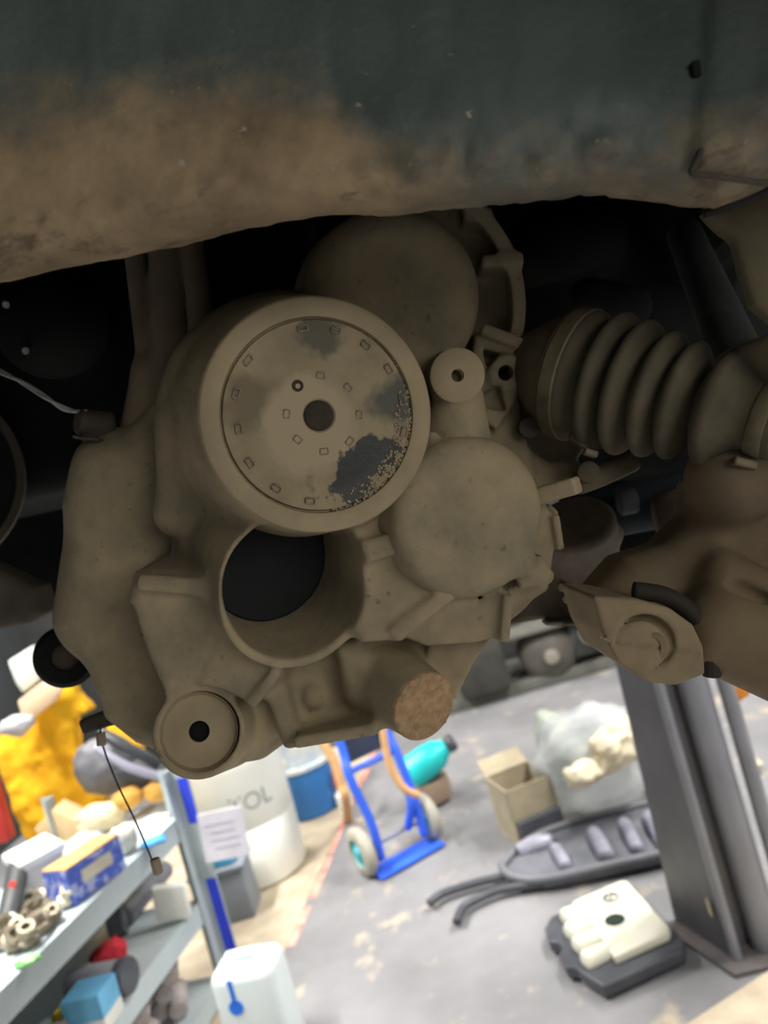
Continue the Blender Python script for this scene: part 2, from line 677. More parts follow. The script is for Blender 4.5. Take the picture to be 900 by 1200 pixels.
# lower casting
f.u(f.poly([(282, 812), (330, 772), (420, 735), (510, 735), (540, 760), (528, 800), (524, 850), (494, 870), (455, 856), (404, 866), (352, 862), (332, 846), (314, 872), (286, 892), (262, 880)],
           0.605, 0.608, 0.70, 0.008, 0.1), 0.010)
f.u(f.bar(K(325, 800, 0.606), K(346, 870, 0.612), 0.016, 0.03, 0.006), 0.014)
f.u(f.bar(K(408, 745, 0.598), K(424, 815, 0.606), 0.022, 0.03, 0.008), 0.016)
f.u(f.bar(K(352, 860, 0.600), K(446, 844, 0.592), 0.009, 0.05, 0.003), 0.010)
f.u(f.ball(K(368, 815, 0.612), 0.0115), 0.004)
# sleeve behind the lower left mount, going back
f.u(f.cone(K(232, 858, 0.552), K(262, 846, 0.68), 0.033, 0.040, 0.003), 0.010)
f.u(f.caps(K(302, 866, 0.64), K(330, 850, 0.66), 0.016, 0.014), 0.010)
# sleeve behind the lower right boss
rb_ = np.array([0.62, -0.22, 1.0]); rb_ /= np.linalg.norm(rb_)
f.u(f.cone(K(497, 828, 0.565), K(497, 828, 0.565) - rb_ * 0.10, 0.0262, 0.036, 0.0015), 0.012)
f.u(f.poly([(500, 745), (582, 735), (556, 770), (532, 818), (500, 810)], 0.61, 0.600, 0.64, 0.003), 0.006)
# block between bore and lower dome
f.u(f.poly([(390, 615), (492, 596), (530, 688), (532, 700), (470, 748), (424, 752), (400, 720), (380, 664)], 0.556, 0.550, 0.66, 0.006, 0.08), 0.010)
f.u(f.bar(K(404, 654, 0.556), K(480, 630, 0.552), 0.016, 0.03, 0.004), 0.008)
f.u(f.bar(K(462, 740, 0.562), K(526, 690, 0.560), 0.009, 0.03, 0.002), 0.008)
f.u(f.bar(K(486, 655, 0.558), K(518, 692, 0.555), 0.007, 0.02, 0.003), 0.008)
# bore opening
f.cut(f.cone(BC + bo * 0.03, BC - bo * 0.125, 0.0485, 0.0475, 0.002), 0.003)
B2 = K(358, 660, 0.536)
f.cut(f.cone(B2 + bo * 0.03, B2 - bo * 0.10, 0.0400, 0.0400, 0.002), 0.004)
f.cut(f.cone(K(352, 690, 0.46), BC - bo * 0.02, 0.050, 0.046, 0.002), 0.004)
# drum bottom stays in front of the bore
f.u(np.maximum(f.cone(DC, DC - nrm * 0.085, 0.0765, 0.088, 0.0022), -f.y - 10), 0.004)
# seat of the end cover disc
f.cut(f.cone(DC + nrm * 0.01, DC - nrm * 0.0035, 0.0640, 0.0640), 0.0)
# recess of the lower left mount face
f.cut(f.cone(K(232, 858, 0.52), K(236, 856, 0.575), 0.0280, 0.0280, 0.001), 0.001)
housing = f.build('housing', CAST, gb)

# upper bell with flange
f = field(330, 205, 730, 600, 0.515, 0.74, 0.0018)
b0, b1 = K(462, 350, 0.565), K(446, 362, 0.70)
f.u(f.cone(b0, b1, 0.067, 0.078, 0.022), 0)
ffl0, ffl1 = K(462, 368, 0.625), K(461, 369, 0.638)
f.u(np.maximum(f.cone(K(462, 366, 0.628), K(460, 368, 0.648), 0.105, 0.105, 0.003), K(470, 0, 0.63)[0] - f.x), 0.006)
ring = np.maximum(f.cone(K(462, 364, 0.604), K(460, 368, 0.648), 0.1045, 0.106, 0.003), -f.cone(K(462, 364, 0.58), K(460, 368, 0.67), 0.094, 0.094))
f.u(np.maximum(ring, K(470, 0, 0.63)[0] - f.x), 0.004)
for p, q, w in (((540, 262), (572, 262), 0.010), ((560, 316), (608, 312), 0.010), ((560, 392), (608, 410), 0.010)):
    f.u(f.bar(K(*p, 0.618), K(*q, 0.618), w, 0.045, 0.003), 0.006)
f.u(f.poly([(556, 396), (606, 408), (613, 440), (602, 472), (580, 505), (540, 480)], 0.61, 0.602, 0.64, 0.004), 0.006)
f.u(f.cone(K(594, 437, 0.596), K(588, 437, 0.65), 0.0145, 0.016, 0.003), 0.006)
f.cut(f.poly([(566, 408), (586, 414), (570, 432)], 0.603, 0.57, 0.622, 0.002), 0.003)
f.cut(f.poly([(563, 462), (584, 452), (594, 482), (570, 478)], 0.603, 0.57, 0.63, 0.003), 0.003)
f.u(f.poly([(545, 462), (606, 430), (606, 470), (625, 560), (560, 560), (520, 520)], 0.62, 0.612, 0.66, 0.005), 0.008)
f.cut(f.cone(K(594, 437, 0.56), K(590, 437, 0.66), 0.0058), 0.001)
# output flange towards the drive shaft
f.u(f.cone(K(632, 496, 0.628), K(600, 488, 0.72), 0.046, 0.058, 0.006), 0.010)
f.u(f.poly([(600, 520), (640, 540), (690, 545), (664, 566), (620, 580)], 0.63, 0.62, 0.66, 0.006), 0.010)
# column from the boss to the dome
f.u(f.cone(K(538, 455, 0.562), K(532, 540, 0.570), 0.0175, 0.030, 0.003), 0.010)
f.u(f.cone(K(536, 440, 0.540), K(520, 446, 0.62), 0.0188, 0.021, 0.002), 0.008)
f.cut(f.cone(K(536, 440, 0.50), K(531, 442, 0.566), 0.0048), 0)
bell = f.build('bell_housing', CAST, gb)

# lower dome with flange and lugs
f = field(440, 470, 700, 790, 0.515, 0.70, 0.0017)
dn = np.array([0.30, -0.10, 1.0]); dn /= np.linalg.norm(dn)
D0 = K(553, 608, 0.537)
f.u(f.cone(D0, D0 - dn * 0.11, 0.0560, 0.0640, 0.012), 0)
f.u(f.ball(D0 - dn * 0.028, 0.060, (0.93, 0.95, 0.52)), 0.012)
G0 = K(556, 640, 0.575)
f.u(f.cone(G0, G0 - dn * 0.045, 0.0672, 0.0690, 0.003), 0.006)
f.u(f.caps(K(612, 660, 0.562), K(640, 676, 0.575), 0.007, 0.005), 0.012)
f.u(f.poly([(604, 672), (632, 650), (646, 672), (640, 682), (606, 690)], 0.575, 0.566, 0.63, 0.003), 0.006)
f.u(f.bar(K(590, 692, 0.582), K(586, 744, 0.584), 0.007, 0.05, 0.002), 0.008)
f.u(f.poly([(462, 742), (528, 692), (560, 706), (586, 694), (588, 744), (560, 752), (500, 757)], 0.57, 0.566, 0.64, 0.004), 0.010)
f.u(f.caps(K(506, 512, 0.548), K(520, 540, 0.545), 0.004, 0.003), 0.006)
# rib behind, lit from the right
f.u(f.poly([(560, 742), (640, 690), (652, 600), (640, 590), (600, 640), (540, 730)], 0.615, 0.605, 0.65, 0.004), 0.008)
f.u(f.bar(K(646, 600, 0.60), K(652, 640, 0.605), 0.006, 0.03, 0.002), 0.006)
dome = f.build('lower_dome_cover', CAST, gb)

# rectangular tab
f = field(620, 545, 700, 620, 0.53, 0.66, 0.0014)
f.u(f.bar(K(628, 582, 0.565), K(678, 568, 0.548), 0.0125, 0.016, 0.0018), 0)
f.u(f.bar(K(628, 582, 0.580), K(672, 572, 0.575), 0.010, 0.03, 0.0018), 0.003)
f.build('tab', CAST2, gb)

# end cover disc with its raised marks
nW = (W(nrm) - CP).normalized()
DW = W(DC)
M_disc = mat('stained_disc', (0.320, 0.262, 0.160), (0.215, 0.180, 0.115), rough=0.8, scale=28, bump=0.5, bscale=180, dist=0.0008,
             col3=(0.095, 0.088, 0.065), scale3=22, lo3=0.60, hi3=0.72, spec=0.3)
disc = MB().lathe([(-0.012, 0.0622), (-0.0022, 0.0625), (-0.0008, 0.0617), (-0.0010, 0.0590), (-0.0018, 0.0570), (-0.0016, 0.046), (-0.0010, 0.034),
                   (-0.0006, 0.022), (-0.0006, 0.0112), (-0.0026, 0.0098), (-0.0026, 0.0005)], DW, nW, 96).build('end_cover', M_disc, gb, True, angle=40)


MB().lathe([(-0.012, 0.0752), (-0.0014, 0.0768), (0.0002, 0.0764), (0.0012, 0.0752), (0.0014, 0.0652), (0.0008, 0.0640), (-0.003, 0.0634), (-0.012, 0.0634)], DW, nW, 120, True).build('collar', CAST2, gb, True, angle=40)


def on_disc(px, py, lift=0.0):
    p = K(px, py, 1.0)
    t = float((DC @ nrm) / (p @ nrm))
    return W(p * t + nrm * lift)


def loc(px, py):
    return tuple(on_disc(px, py) - WO[disc.name])


add_patches(M_disc, [
    (loc(294, 470), 0.016, 0.006, 60, 0.018, (0.170, 0.135, 0.086), None),
    (loc(465, 470), 0.017, 0.006, 70, 0.016, (0.095, 0.097, 0.080), None),
    (loc(375, 392), 0.014, 0.004, 80, 0.014, (0.115, 0.105, 0.076), None),
    (loc(364, 500), 0.031, 0.004, 50, 0.013, (0.350, 0.288, 0.185), None),
    (loc(440, 548), 0.0225, 0.0012, 80, 0.018, (0.024, 0.027, 0.026), 0.45),
    (loc(412, 572), 0.0125, 0.0012, 100, 0.014, (0.025, 0.027, 0.025), 0.45),
    (loc(449, 568), 0.008, 0.0008, 160, 0.014, (0.27, 0.215, 0.135), 0.9),
])
un = nW.orthogonal().normalized()
rad_marks = [(355, 384, 1), (394, 386, 1), (429, 404, 1), (456, 432, 1), (472, 469, 1), (474, 506, 1), (277, 461, 1), (291, 422, 1), (280, 502, 1), (293, 542, 1),
             (324, 572, 1), (364, 587, 1), (436, 572, 1), (376, 440, 0), (408, 454, 0), (421, 486, 0), (410, 517, 0), (380, 529, 0), (349, 515, 0), (336, 485, 0)]
NUB = mat('nub_edge', (0.27, 0.225, 0.15), (0.11, 0.09, 0.06), rough=0.8, scale=250, lo=0.4, hi=0.55)
for px, py, outer in rad_marks:
    c = on_disc(px, py, -0.0010)
    r = (c - DW)
    r = (r - nW * r.dot(nW)).normalized()
    tg = nW.cross(r)
    R = Matrix((r, tg, nW)).transposed()
    m_ = MB()
    ln_, wd = (0.0062, 0.0036) if outer else (0.0052, 0.0038)
    for s_ in (-1, 1):
        m_.box(c + tg * s_ * ln_ / 2, (wd, 0.0009, 0.0018), R, 0.0003, 1)
    m_.box(c + r * wd / 2, (0.0009, ln_, 0.0018), R, 0.0003, 1)
    m_.box(c - r * wd / 2, (0.0009, ln_, 0.0014), R, 0.0003, 1)
    m_.build('raised_mark', NUB, disc)
MB().lathe([(-0.003, 0.0101), (-0.0016, 0.0100), (-0.0012, 0.0070), (-0.0015, 0.0003)], DW, nW, 40).build('centre_hole', HOLE, disc, True)
MB().lathe([(-0.003, 0.0040), (-0.0002, 0.0038), (-0.0004, 0.0026), (-0.0010, 0.0002)], on_disc(349, 452), nW, 24).build('small_hole', HOLE, disc, True)
# crusted dirt along the lower right rim
random.seed(11)
mb = MB()
for i in range(520):
    a = random.gauss(-0.55, 0.42)
    rr = random.choice((random.uniform(0.060, 0.0635), random.uniform(0.064, 0.072), random.uniform(0.052, 0.062)))
    e1 = (CR - nW * CR.dot(nW)).normalized()
    e2 = nW.cross(e1)
    c = DW + e1 * rr * math.cos(a) + e2 * rr * math.sin(a) - nW * (0.0012 if rr < 0.0635 else 0.0004)
    lump(mb, c, random.uniform(0.0004, 0.0011), i, 0.5, 1.5, 1, (1.2, 0.5, 1.2))
tag(mb.build('crusted_dirt', CAST2, gb, True), kind='stuff')

# black liner added in the bore, standing in for its deep shade
boW = (W(bo) - CP).normalized()
MB().lathe([(-0.075, 0.0480), (-0.075, 0.0462), (-0.122, 0.0462), (-0.122, 0.0003)], W(BC), boW, 64).build('bore_shade_liner', mat('bore_shade_black', (0.013, 0.015, 0.017), (0.007, 0.008, 0.010), rough=0.85, scale=25, bump=0.2), gb, True, angle=40)
# lower left mount: dished face with a hole
ax = (W(K(232, 858, 0.552)) - W(K(240, 853, 0.60))).normalized()
fc = KW(232, 858, 0.552)
MB().lathe([(-0.022, 0.0284), (-0.0030, 0.0282), (-0.0100, 0.0258), (-0.0110, 0.0200), (-0.0072, 0.0095), (-0.0072, 0.0076), (-0.020, 0.0072), (-0.020, 0.0005)],
           fc, ax, 56).build('mount_bushing', CAST2, gb, True, angle=45)
MB().lathe([(-0.020, 0.0073), (-0.011, 0.0073), (-0.0115, 0.004), (-0.0120, 0.0003)], fc, ax, 24).build('bushing_hole', DARK, gb, True)
# lower right boss: sandy rusty face
ax = (W(rb_) - CP).normalized()
MB().lathe([(-0.006, 0.0258), (0.0004, 0.0262), (0.0014, 0.0252), (0.0016, 0.012), (0.0017, 0.0004)], KW(497, 828, 0.5645), ax, 48).build('rusty_boss_face', RUST, gb, True, angle=50)
# upper right boss: ring face with a bolt hole
ax = (W(K(536, 440, 0.540)) - W(K(526, 444, 0.59))).normalized()
MB().lathe([(-0.008, 0.0190), (0.0006, 0.0192), (0.0016, 0.0180), (0.0018, 0.0060), (0.0016, 0.0045), (-0.0080, 0.0042), (-0.0080, 0.0003)],
           KW(536, 440, 0.5395), ax, 44).build('bolt_boss', CAST2, gb, True, angle=40)

# ---- front crossmember
EDGE = [(-420, 400), (-150, 365), (0, 333), (60, 320), (110, 309), (200, 290), (300, 266), (360, 255), (400, 250), (440, 251), (480, 251), (520, 247), (600, 238), (660, 233), (712, 230),
        (760, 236), (800, 241), (835, 248), (870, 236), (900, 222), (1000, 190), (1300, 120)]


def edge_y(x):
    for (x0, y0), (x1, y1) in zip(EDGE, EDGE[1:]):
        if x0 <= x <= x1:
            return y0 + (y1 - y0) * (x - x0) / (x1 - x0)


PROF = [(-330, 0.440), (-150, 0.405), (-40, 0.388), (60, 0.376), (None, 120, 0.368), (None, 85, 0.366), (None, 60, 0.366), (None, 42, 0.370), (None, 26, 0.376),
        (None, 12, 0.386), (None, 3, 0.398), (None, 0, 0.410), (None, 4, 0.430), (None, 26, 0.470), (None, 90, 0.540), (-330, 0.560)]
rows = []
for x in list(range(-420, -60, 40)) + list(range(-60, 960, 8)) + list(range(960, 1301, 40)):
    yb = edge_y(x)
    row = []
    for q in PROF:
        if q[0] is None:
            y, d = yb - q[1], q[2]
        else:
            y, d = q
        dent = 0.010 * math.exp(-((x - 432) / 45) ** 2 - ((y - 195) / 30) ** 2)
        fold = 0.006 * (1 / (1 + math.exp(-(x - 812 + (y - 205) * 0.1) / 4))) * (1 / (1 + math.exp((y - 208) / 4)))
        p = KW(x, y, d + dent - fold)
        nz = mnoise.fractal(Vector((x * 0.012, y * 0.02, 0)), 0.9, 2.0, 5)
        wrk = mnoise.fractal(Vector((x * 0.03, y * 0.09, 5)), 0.8, 2.0, 4) if q[0] is None and 0 <= q[1] <= 60 else 0
        row.append(p - CB * 0 + Vector((0, 1, 0)) * (nz * 0.0022 + wrk * 0.0038 * (1.6 if 420 < x < 720 else 0.7)))
    rows.append(row)
# refine across with interpolation for smoothness
fine = []
for row in rows:
    out = []
    n = len(row)
    for i in range(n):
        p0, p1, p2, p3 = row[i - 1], row[i], row[(i + 1) % n], row[(i + 2) % n]
        if i in (n - 1, n - 2, n - 3):
            out.append(p1)
            continue
        for k in range(5):
            t = k / 5
            if i == 0:
                out.append(p1.lerp(p2, t))
            else:
                out.append(0.5 * ((2 * p1) + (p2 - p0) * t + (2 * p0 - 5 * p1 + 4 * p2 - p3) * t * t + (3 * p1 - p0 - 3 * p2 + p3) * t ** 3))
    fine.append(out)
mb = MB()
mb.grid(fine, True)
nv = len(fine[0])
mb.f.append(tuple(range(nv)))
mb.f.append(tuple((len(fine) - 1) * nv + i for i in range(nv)))
# paint with dried mud along the lower edge (height in object space drives the amount)
M_x = mat('mud_splashed_paint', (0.088, 0.106, 0.096), (0.056, 0.074, 0.070), rough=0.55, scale=9, bump=0.5, bscale=70, dist=0.003, spec=0.35)
xm = MB()
cm = thing('crossmember', 'black painted front crossmember caked with brown mud, spanning the top of the view', 'crossmember', KW(450, 250, 0.42))
beam = mb.build('beam', M_x, cm, True)


def mud(m, origin):
    nt = m.node_tree
    b = nt.nodes['Principled BSDF']
    tc = next(n for n in nt.nodes if n.type == 'TEX_COORD')
    base = b.inputs['Base Color'].links[0].from_socket

    def math_(op, a, c):
        n = nt.nodes.new('ShaderNodeMath')
        n.operation = op
        for i, v in enumerate((a, c)):
            if isinstance(v, (int, float)):
                n.inputs[i].default_value = v
            else:
                nt.links.new(v, n.inputs[i])
        return n.outputs[0]

    def noise_(sc, det=7, loc=(0, 0, 0), stretch=None):
        mp = nt.nodes.new('ShaderNodeMapping')
        mp.inputs['Location'].default_value = loc
        if stretch: mp.inputs['Scale'].default_value = stretch
        nt.links.new(tc.outputs['Object'], mp.inputs['Vector'])
        n = nt.nodes.new('ShaderNodeTexNoise')
        n.inputs['Scale'].default_value = sc
        n.inputs['Detail'].default_value = det
        n.inputs['Roughness'].default_value = 0.65
        nt.links.new(mp.outputs[0], n.inputs['Vector'])
        return n.outputs['Fac']
    # distance above the lower edge, measured square to the beam's own direction
    p0, p1 = KW(0, 333, 0.38) - origin, KW(900, 238, 0.38) - origin
    e = (p1 - p0).normalized()
    upv = (CU - e * CU.dot(e)).normalized()
    dt = nt.nodes.new('ShaderNodeVectorMath')
    dt.operation = 'DOT_PRODUCT'
    nt.links.new(tc.outputs['Object'], dt.inputs[0])
    dt.inputs[1].default_value = upv
    h = math_('SUBTRACT', dt.outputs['Value'], float(p0.dot(upv)))
    al = nt.nodes.new('ShaderNodeVectorMath')
    al.operation = 'DOT_PRODUCT'
    nt.links.new(tc.outputs['Object'], al.inputs[0])
    al.inputs[1].default_value = e
    s_ = math_('SUBTRACT', al.outputs['Value'], float(p0.dot(e)))
    # mud reaches higher toward the left third
    bl = nt.nodes.new('ShaderNodeMapRange')
    bl.interpolation_type = 'SMOOTHSTEP'
    nt.links.new(s_, bl.inputs['Value'])
    bl.inputs['From Min'].default_value = 0.155
    bl.inputs['From Max'].default_value = 0.215
    bl.inputs['To Min'].default_value = 0.076
    bl.inputs['To Max'].default_value = 0.024
    hh = math_('ADD', h, math_('MULTIPLY', math_('SUBTRACT', noise_(16), 0.5), 0.085))
    hh = math_('ADD', hh, math_('MULTIPLY', math_('SUBTRACT', noise_(70, 9), 0.5), 0.03))
    k = math_('SUBTRACT', bl.outputs[0], hh)
    mr = nt.nodes.new('ShaderNodeMapRange')
    mr.interpolation_type = 'SMOOTHSTEP'
    nt.links.new(k, mr.inputs['Value'])
    mr.inputs['From Min'].default_value = -0.022
    mr.inputs['From Max'].default_value = 0.024
    rp = nt.nodes.new('ShaderNodeValToRGB')
    rp.color_ramp.elements[0].position = 0.3
    rp.color_ramp.elements[1].position = 0.68
    rp.color_ramp.elements[0].color = (0.150, 0.108, 0.066, 1)
    rp.color_ramp.elements[1].color = (0.310, 0.232, 0.135, 1)
    nt.links.new(noise_(22, 6, (3, 1, 0)), rp.inputs['Fac'])
    mx = nt.nodes.new('ShaderNodeMix')
    mx.data_type = 'RGBA'
    nt.links.new(mr.outputs[0], mx.inputs[0])
    nt.links.new(base, mx.inputs[6])
    nt.links.new(rp.outputs['Color'], mx.inputs[7])
    # dark cracks and rust along the very edge
    kk = math_('SUBTRACT', 0.026, math_('ADD', h, math_('MULTIPLY', math_('SUBTRACT', noise_(38, 9, (2, 7, 1), (1, 1, 3)), 0.5), 0.16)))
    mr3 = nt.nodes.new('ShaderNodeMapRange')
    nt.links.new(kk, mr3.inputs['Value'])
    mr3.inputs['From Min'].default_value = 0.012
    mr3.inputs['From Max'].default_value = 0.030
    mr3.inputs['To Max'].default_value = 0.75
    mx3 = nt.nodes.new('ShaderNodeMix')
    mx3.data_type = 'RGBA'
    nt.links.new(mr3.outputs[0], mx3.inputs[0])
    nt.links.new(mx.outputs[2], mx3.inputs[6])
    mx3.inputs[7].default_value = (0.085, 0.062, 0.042, 1)
    mx = mx3
    # pale chips
    mr2 = nt.nodes.new('ShaderNodeMapRange')
    nt.links.new(noise_(95, 3, (9, 4, 2)), mr2.inputs['Value'])
    mr2.inputs['From Min'].default_value = 0.69
    mr2.inputs['From Max'].default_value = 0.74
    mx2 = nt.nodes.new('ShaderNodeMix')
    mx2.data_type = 'RGBA'
    nt.links.new(mr2.outputs[0], mx2.inputs[0])
    nt.links.new(mx.outputs[2], mx2.inputs[6])
    mx2.inputs[7].default_value = (0.30, 0.27, 0.20, 1)
    nt.links.new(mx2.outputs[2], b.inputs['Base Color'])
    rr = nt.nodes.new('ShaderNodeMapRange')
    nt.links.new(mr.outputs[0], rr.inputs['Value'])
    rr.inputs['To Min'].default_value = 0.5
    rr.inputs['To Max'].default_value = 0.92
    nt.links.new(rr.outputs[0], b.inputs['Roughness'])


mud(M_x, WO[beam.name])
MB().tube([KW(824, 251, 0.402), KW(850, 243, 0.400), KW(880, 231, 0.400), KW(915, 217, 0.400), KW(990, 190, 0.402)], 0.0024, 8).build('edge_gap', mat('gap_dark', (0.010, 0.010, 0.008), rough=0.95), cm, True)
# slot near the right end, seam fold
R = Matrix((CR, CU, CB)).transposed()
mb = MB().box(KW(814, 83, 0.371), (0.0042, 0.0075, 0.006), R @ Matrix.Rotation(0.12, 3, 'Z'), 0.0008)
mb.build('slot', mat('slot_dark', (0.006, 0.006, 0.006), rough=0.95), cm)
MB().tube([KW(822, 176, 0.362), KW(815, 192, 0.361), KW(811, 203, 0.361), KW(835, 206, 0.3615), KW(870, 211, 0.363), KW(915, 217, 0.366)], 0.0016, 8).build('seam', DARKB, cm, True)

# ---- right inner wheel arch panel behind the beam's end
def sheet(name, poly, d, thick, m, parent=None, bend=None, rnd=0.004, h=0.003, slope=0.0):
    xs, ys = [p[0] for p in poly], [p[1] for p in poly]
    f_ = field(min(xs) - 40, min(ys) - 40, max(xs) + 40, max(ys) + 40, d - 0.03, d + thick + 0.03, h)
    f_.u(f_.poly(poly, d, d, d + thick, rnd, slope), 0)
    return f_.build(name, m, parent)


LIN = mat('dusty_liner', (0.130, 0.108, 0.062), (0.085, 0.072, 0.044), rough=0.9, scale=20, bump=0.2)
o = sheet('wheel_arch_panel', [(826, 246), (900, 214), (1100, 130), (1200, 420), (980, 440), (905, 374), (884, 356), (872, 318), (862, 280), (840, 262)], 0.47, 0.014, LIN, rnd=0.005)
tag(o, 'tan dusty wheel arch panel at the upper right edge above the rubber boot', 'body panel')

# ---- drive shaft with rubber boot
P1, P2 = K(715, 449, 0.58), K(841, 480, 0.535)
axv = (P2 - P1)
axv /= np.linalg.norm(axv)
aw = W(axv) - CP
p1w = W(P1)
ds = thing('drive_shaft', 'drive shaft with ribbed rubber boot and metal clamps, right of the gearbox', 'drive shaft', p1w)
prof = [(-0.036, 0.030), (-0.036, 0.0500), (-0.022, 0.0500), (-0.018, 0.0495), (-0.013, 0.0430), (-0.009, 0.0420)]
peaks = [(0.0, 0.0530), (0.0185, 0.0510), (0.0385, 0.0468), (0.0565, 0.0432), (0.0815, 0.0415)]
vals = [(0.0095, 0.0370), (0.0290, 0.0345), (0.0480, 0.0315), (0.0690, 0.0225), (0.100, 0.0255)]
for (ps, pr), (vs_, vr) in zip(peaks, vals):
    w = 0.0058 if ps < 0.07 else 0.0070
    for a in (-1.15, -0.85, -0.5, -0.2, 0.2, 0.5, 0.85, 1.15):
        prof.append((ps + w * math.sin(a), pr - 0.0085 * (1 - math.cos(a)) * (1 if (ps < 0.07 or a < 0) else 1.1)))
    prof.append((vs_, vr))
prof += [(0.104, 0.0250), (0.122, 0.0248), (0.124, 0.0230), (0.124, 0.012)]
prof = sorted(prof[:6], key=lambda q: q[0]) + prof[6:]
MB().lathe(prof, p1w, aw, 72).build('boot', RUBB, ds, True, angle=70)
MB().lathe([(-0.034, 0.0505), (-0.033, 0.0515), (-0.023, 0.0515), (-0.022, 0.0505), (-0.022, 0.049), (-0.034, 0.049)], p1w, aw, 72, True).build('clamp', GALV, ds, True, angle=40)
MB().lathe([(0.107, 0.0256), (0.108, 0.0264), (0.117, 0.0264), (0.118, 0.0256), (0.118, 0.024), (0.107, 0.024)], p1w, aw, 56, True).build('clamp', GALV, ds, True, angle=40)
MB().lathe([(-0.075, 0.024), (-0.060, 0.034), (-0.050, 0.041), (-0.042, 0.0445), (-0.036, 0.0475), (-0.036, 0.02)], p1w, aw, 64).build('joint_housing', mat('joint_dust', (0.175, 0.140, 0.085), (0.11, 0.088, 0.055), rough=0.85, scale=20), ds, True, angle=40)
MB().lathe([(0.10, 0.0155), (0.135, 0.0155), (0.137, 0.021), (0.150, 0.021), (0.152, 0.0155), (0.34, 0.0155), (0.34, 0.002)], p1w, aw, 32).build('shaft', DARKB, ds, True, angle=40)
e = MB()
dr = KW(678, 517, 0.575)
e.box(dr, (0.016, 0.005, 0.006), R @ Matrix.Rotation(-0.7, 3, 'Z'), 0.0012)
e.box(KW(692, 531, 0.567), (0.010, 0.005, 0.008), R @ Matrix.Rotation(-0.3, 3, 'Z'), 0.0012)
e.build('clamp_ear', GALV, ds)
MB().box(KW(872, 543, 0.515), (0.016, 0.006, 0.008), R @ Matrix.Rotation(-0.25, 3, 'Z'), 0.0015).build('clamp_ear', GALV, ds)
MB().cyl(KW(621, 501, 0.598), KW(612, 501, 0.64), 0.0085, n=20, bevel=0.001).build('flange_bolt', DARKB, ds, True, angle=40)

# ---- shift lever link under the boot
lk = thing('link_rod', 'short dusty rod with bolt head between the gearbox tab and the boot', 'rod', KW(700, 560, 0.60))
MB().tube([KW(676, 566, 0.60), KW(700, 558, 0.605), (KW(740, 540, 0.62))], 0.0095, 14).build('rod', mat('rod_dust', (0.16, 0.128, 0.08), (0.10, 0.08, 0.05), rough=0.85, scale=20), lk, True)
MB().cyl(KW(690, 553, 0.585), KW(688, 555, 0.61), 0.0085, n=20, bevel=0.0015).build('bolt_head', RUBB, lk, True, angle=40)

# ---- lower control arm
ca = thing('control_arm', 'brown stamped steel control arm with bushing end, at the lower right', 'control arm', KW(800, 700, 0.54))
ARM = mat('dirty_stamped_steel', (0.215, 0.160, 0.092), (0.130, 0.098, 0.060), rough=0.85, scale=10, bump=0.25, bscale=160, dist=0.001)
f = field(660, 470, 1020, 870, 0.46, 0.72, 0.0019)
f.u(f.poly([(706, 694), (740, 656), (790, 640), (826, 606), (832, 560), (870, 538), (1010, 480), (1010, 860), (905, 812), (838, 792), (800, 800)], 0.56, 0.565, 0.64, 0.022), 0)
f.u(f.caps(K(842, 560, 0.56), K(836, 640, 0.60), 0.012, 0.02), 0.02)
f.u(f.caps(K(860, 560, 0.545), K(1000, 520, 0.53), 0.03, 0.035), 0.03)
f.u(f.caps(K(842, 740, 0.54), K(1000, 800, 0.52), 0.030, 0.036), 0.025)
f.u(f.caps(K(850, 672, 0.555), K(1000, 740, 0.53), 0.014, 0.018), 0.02)
f.cut(f.caps(K(866, 690, 0.535), K(905, 712, 0.53), 0.006), 0.006)
f.build('arm', ARM, ca)
f = field(660, 660, 860, 830, 0.46, 0.64, 0.0016)
ea = np.array([-0.25, -0.12, 1.0]); ea /= np.linalg.norm(ea)
f.u(f.poly([(694, 698), (742, 701), (784, 712), (812, 732), (824, 758), (826, 790), (792, 803), (758, 800), (724, 777), (706, 742)], 0.508, 0.506, 0.60, 0.003, 0.0), 0)
f.u(f.bar(K(700, 745, 0.505), K(722, 755, 0.505), 0.002, 0.004, 0.0008), 0.002)
f.cut(f.bar(K(712, 752, 0.5065), K(820, 765, 0.5065), 0.0014, 0.003, 0.0004), 0.001)
f.cut(np.maximum(f.cone(K(756, 752, 0.48), K(757, 751, 0.516), 0.0175), -f.cone(K(750, 757, 0.48), K(751, 756, 0.53), 0.0165)), 0.004)
f.build('bushing_plate', CAST2 if False else mat('dusty_plate', (0.290, 0.225, 0.135), (0.205, 0.158, 0.098), rough=0.9, scale=16, bump=0.3, bscale=220, dist=0.001), ca)
mb = MB()
mb.lathe([(-0.004, 0.0118), (0.002, 0.0116), (0.0035, 0.0105), (0.0040, 0.0075), (0.0020, 0.0065), (0.0020, 0.0003)], KW(760, 757, 0.511), -(W(-ea) - CP), 28)
mb.build('nut', ARM, ca, True, angle=50)
mb = MB()
pts = []
for px, py, d in ((742, 692, 0.532), (776, 697, 0.530), (804, 712, 0.528), (824, 736, 0.526), (833, 764, 0.525), (834, 792, 0.526)):
    pts.append(KW(px, py, d))
mb.tube(pts, 0.0062, 10, 5)
mb.build('rubber_sleeve', mat('black_rubber', (0.028, 0.024, 0.019), rough=0.8, scale=20), ca, True)

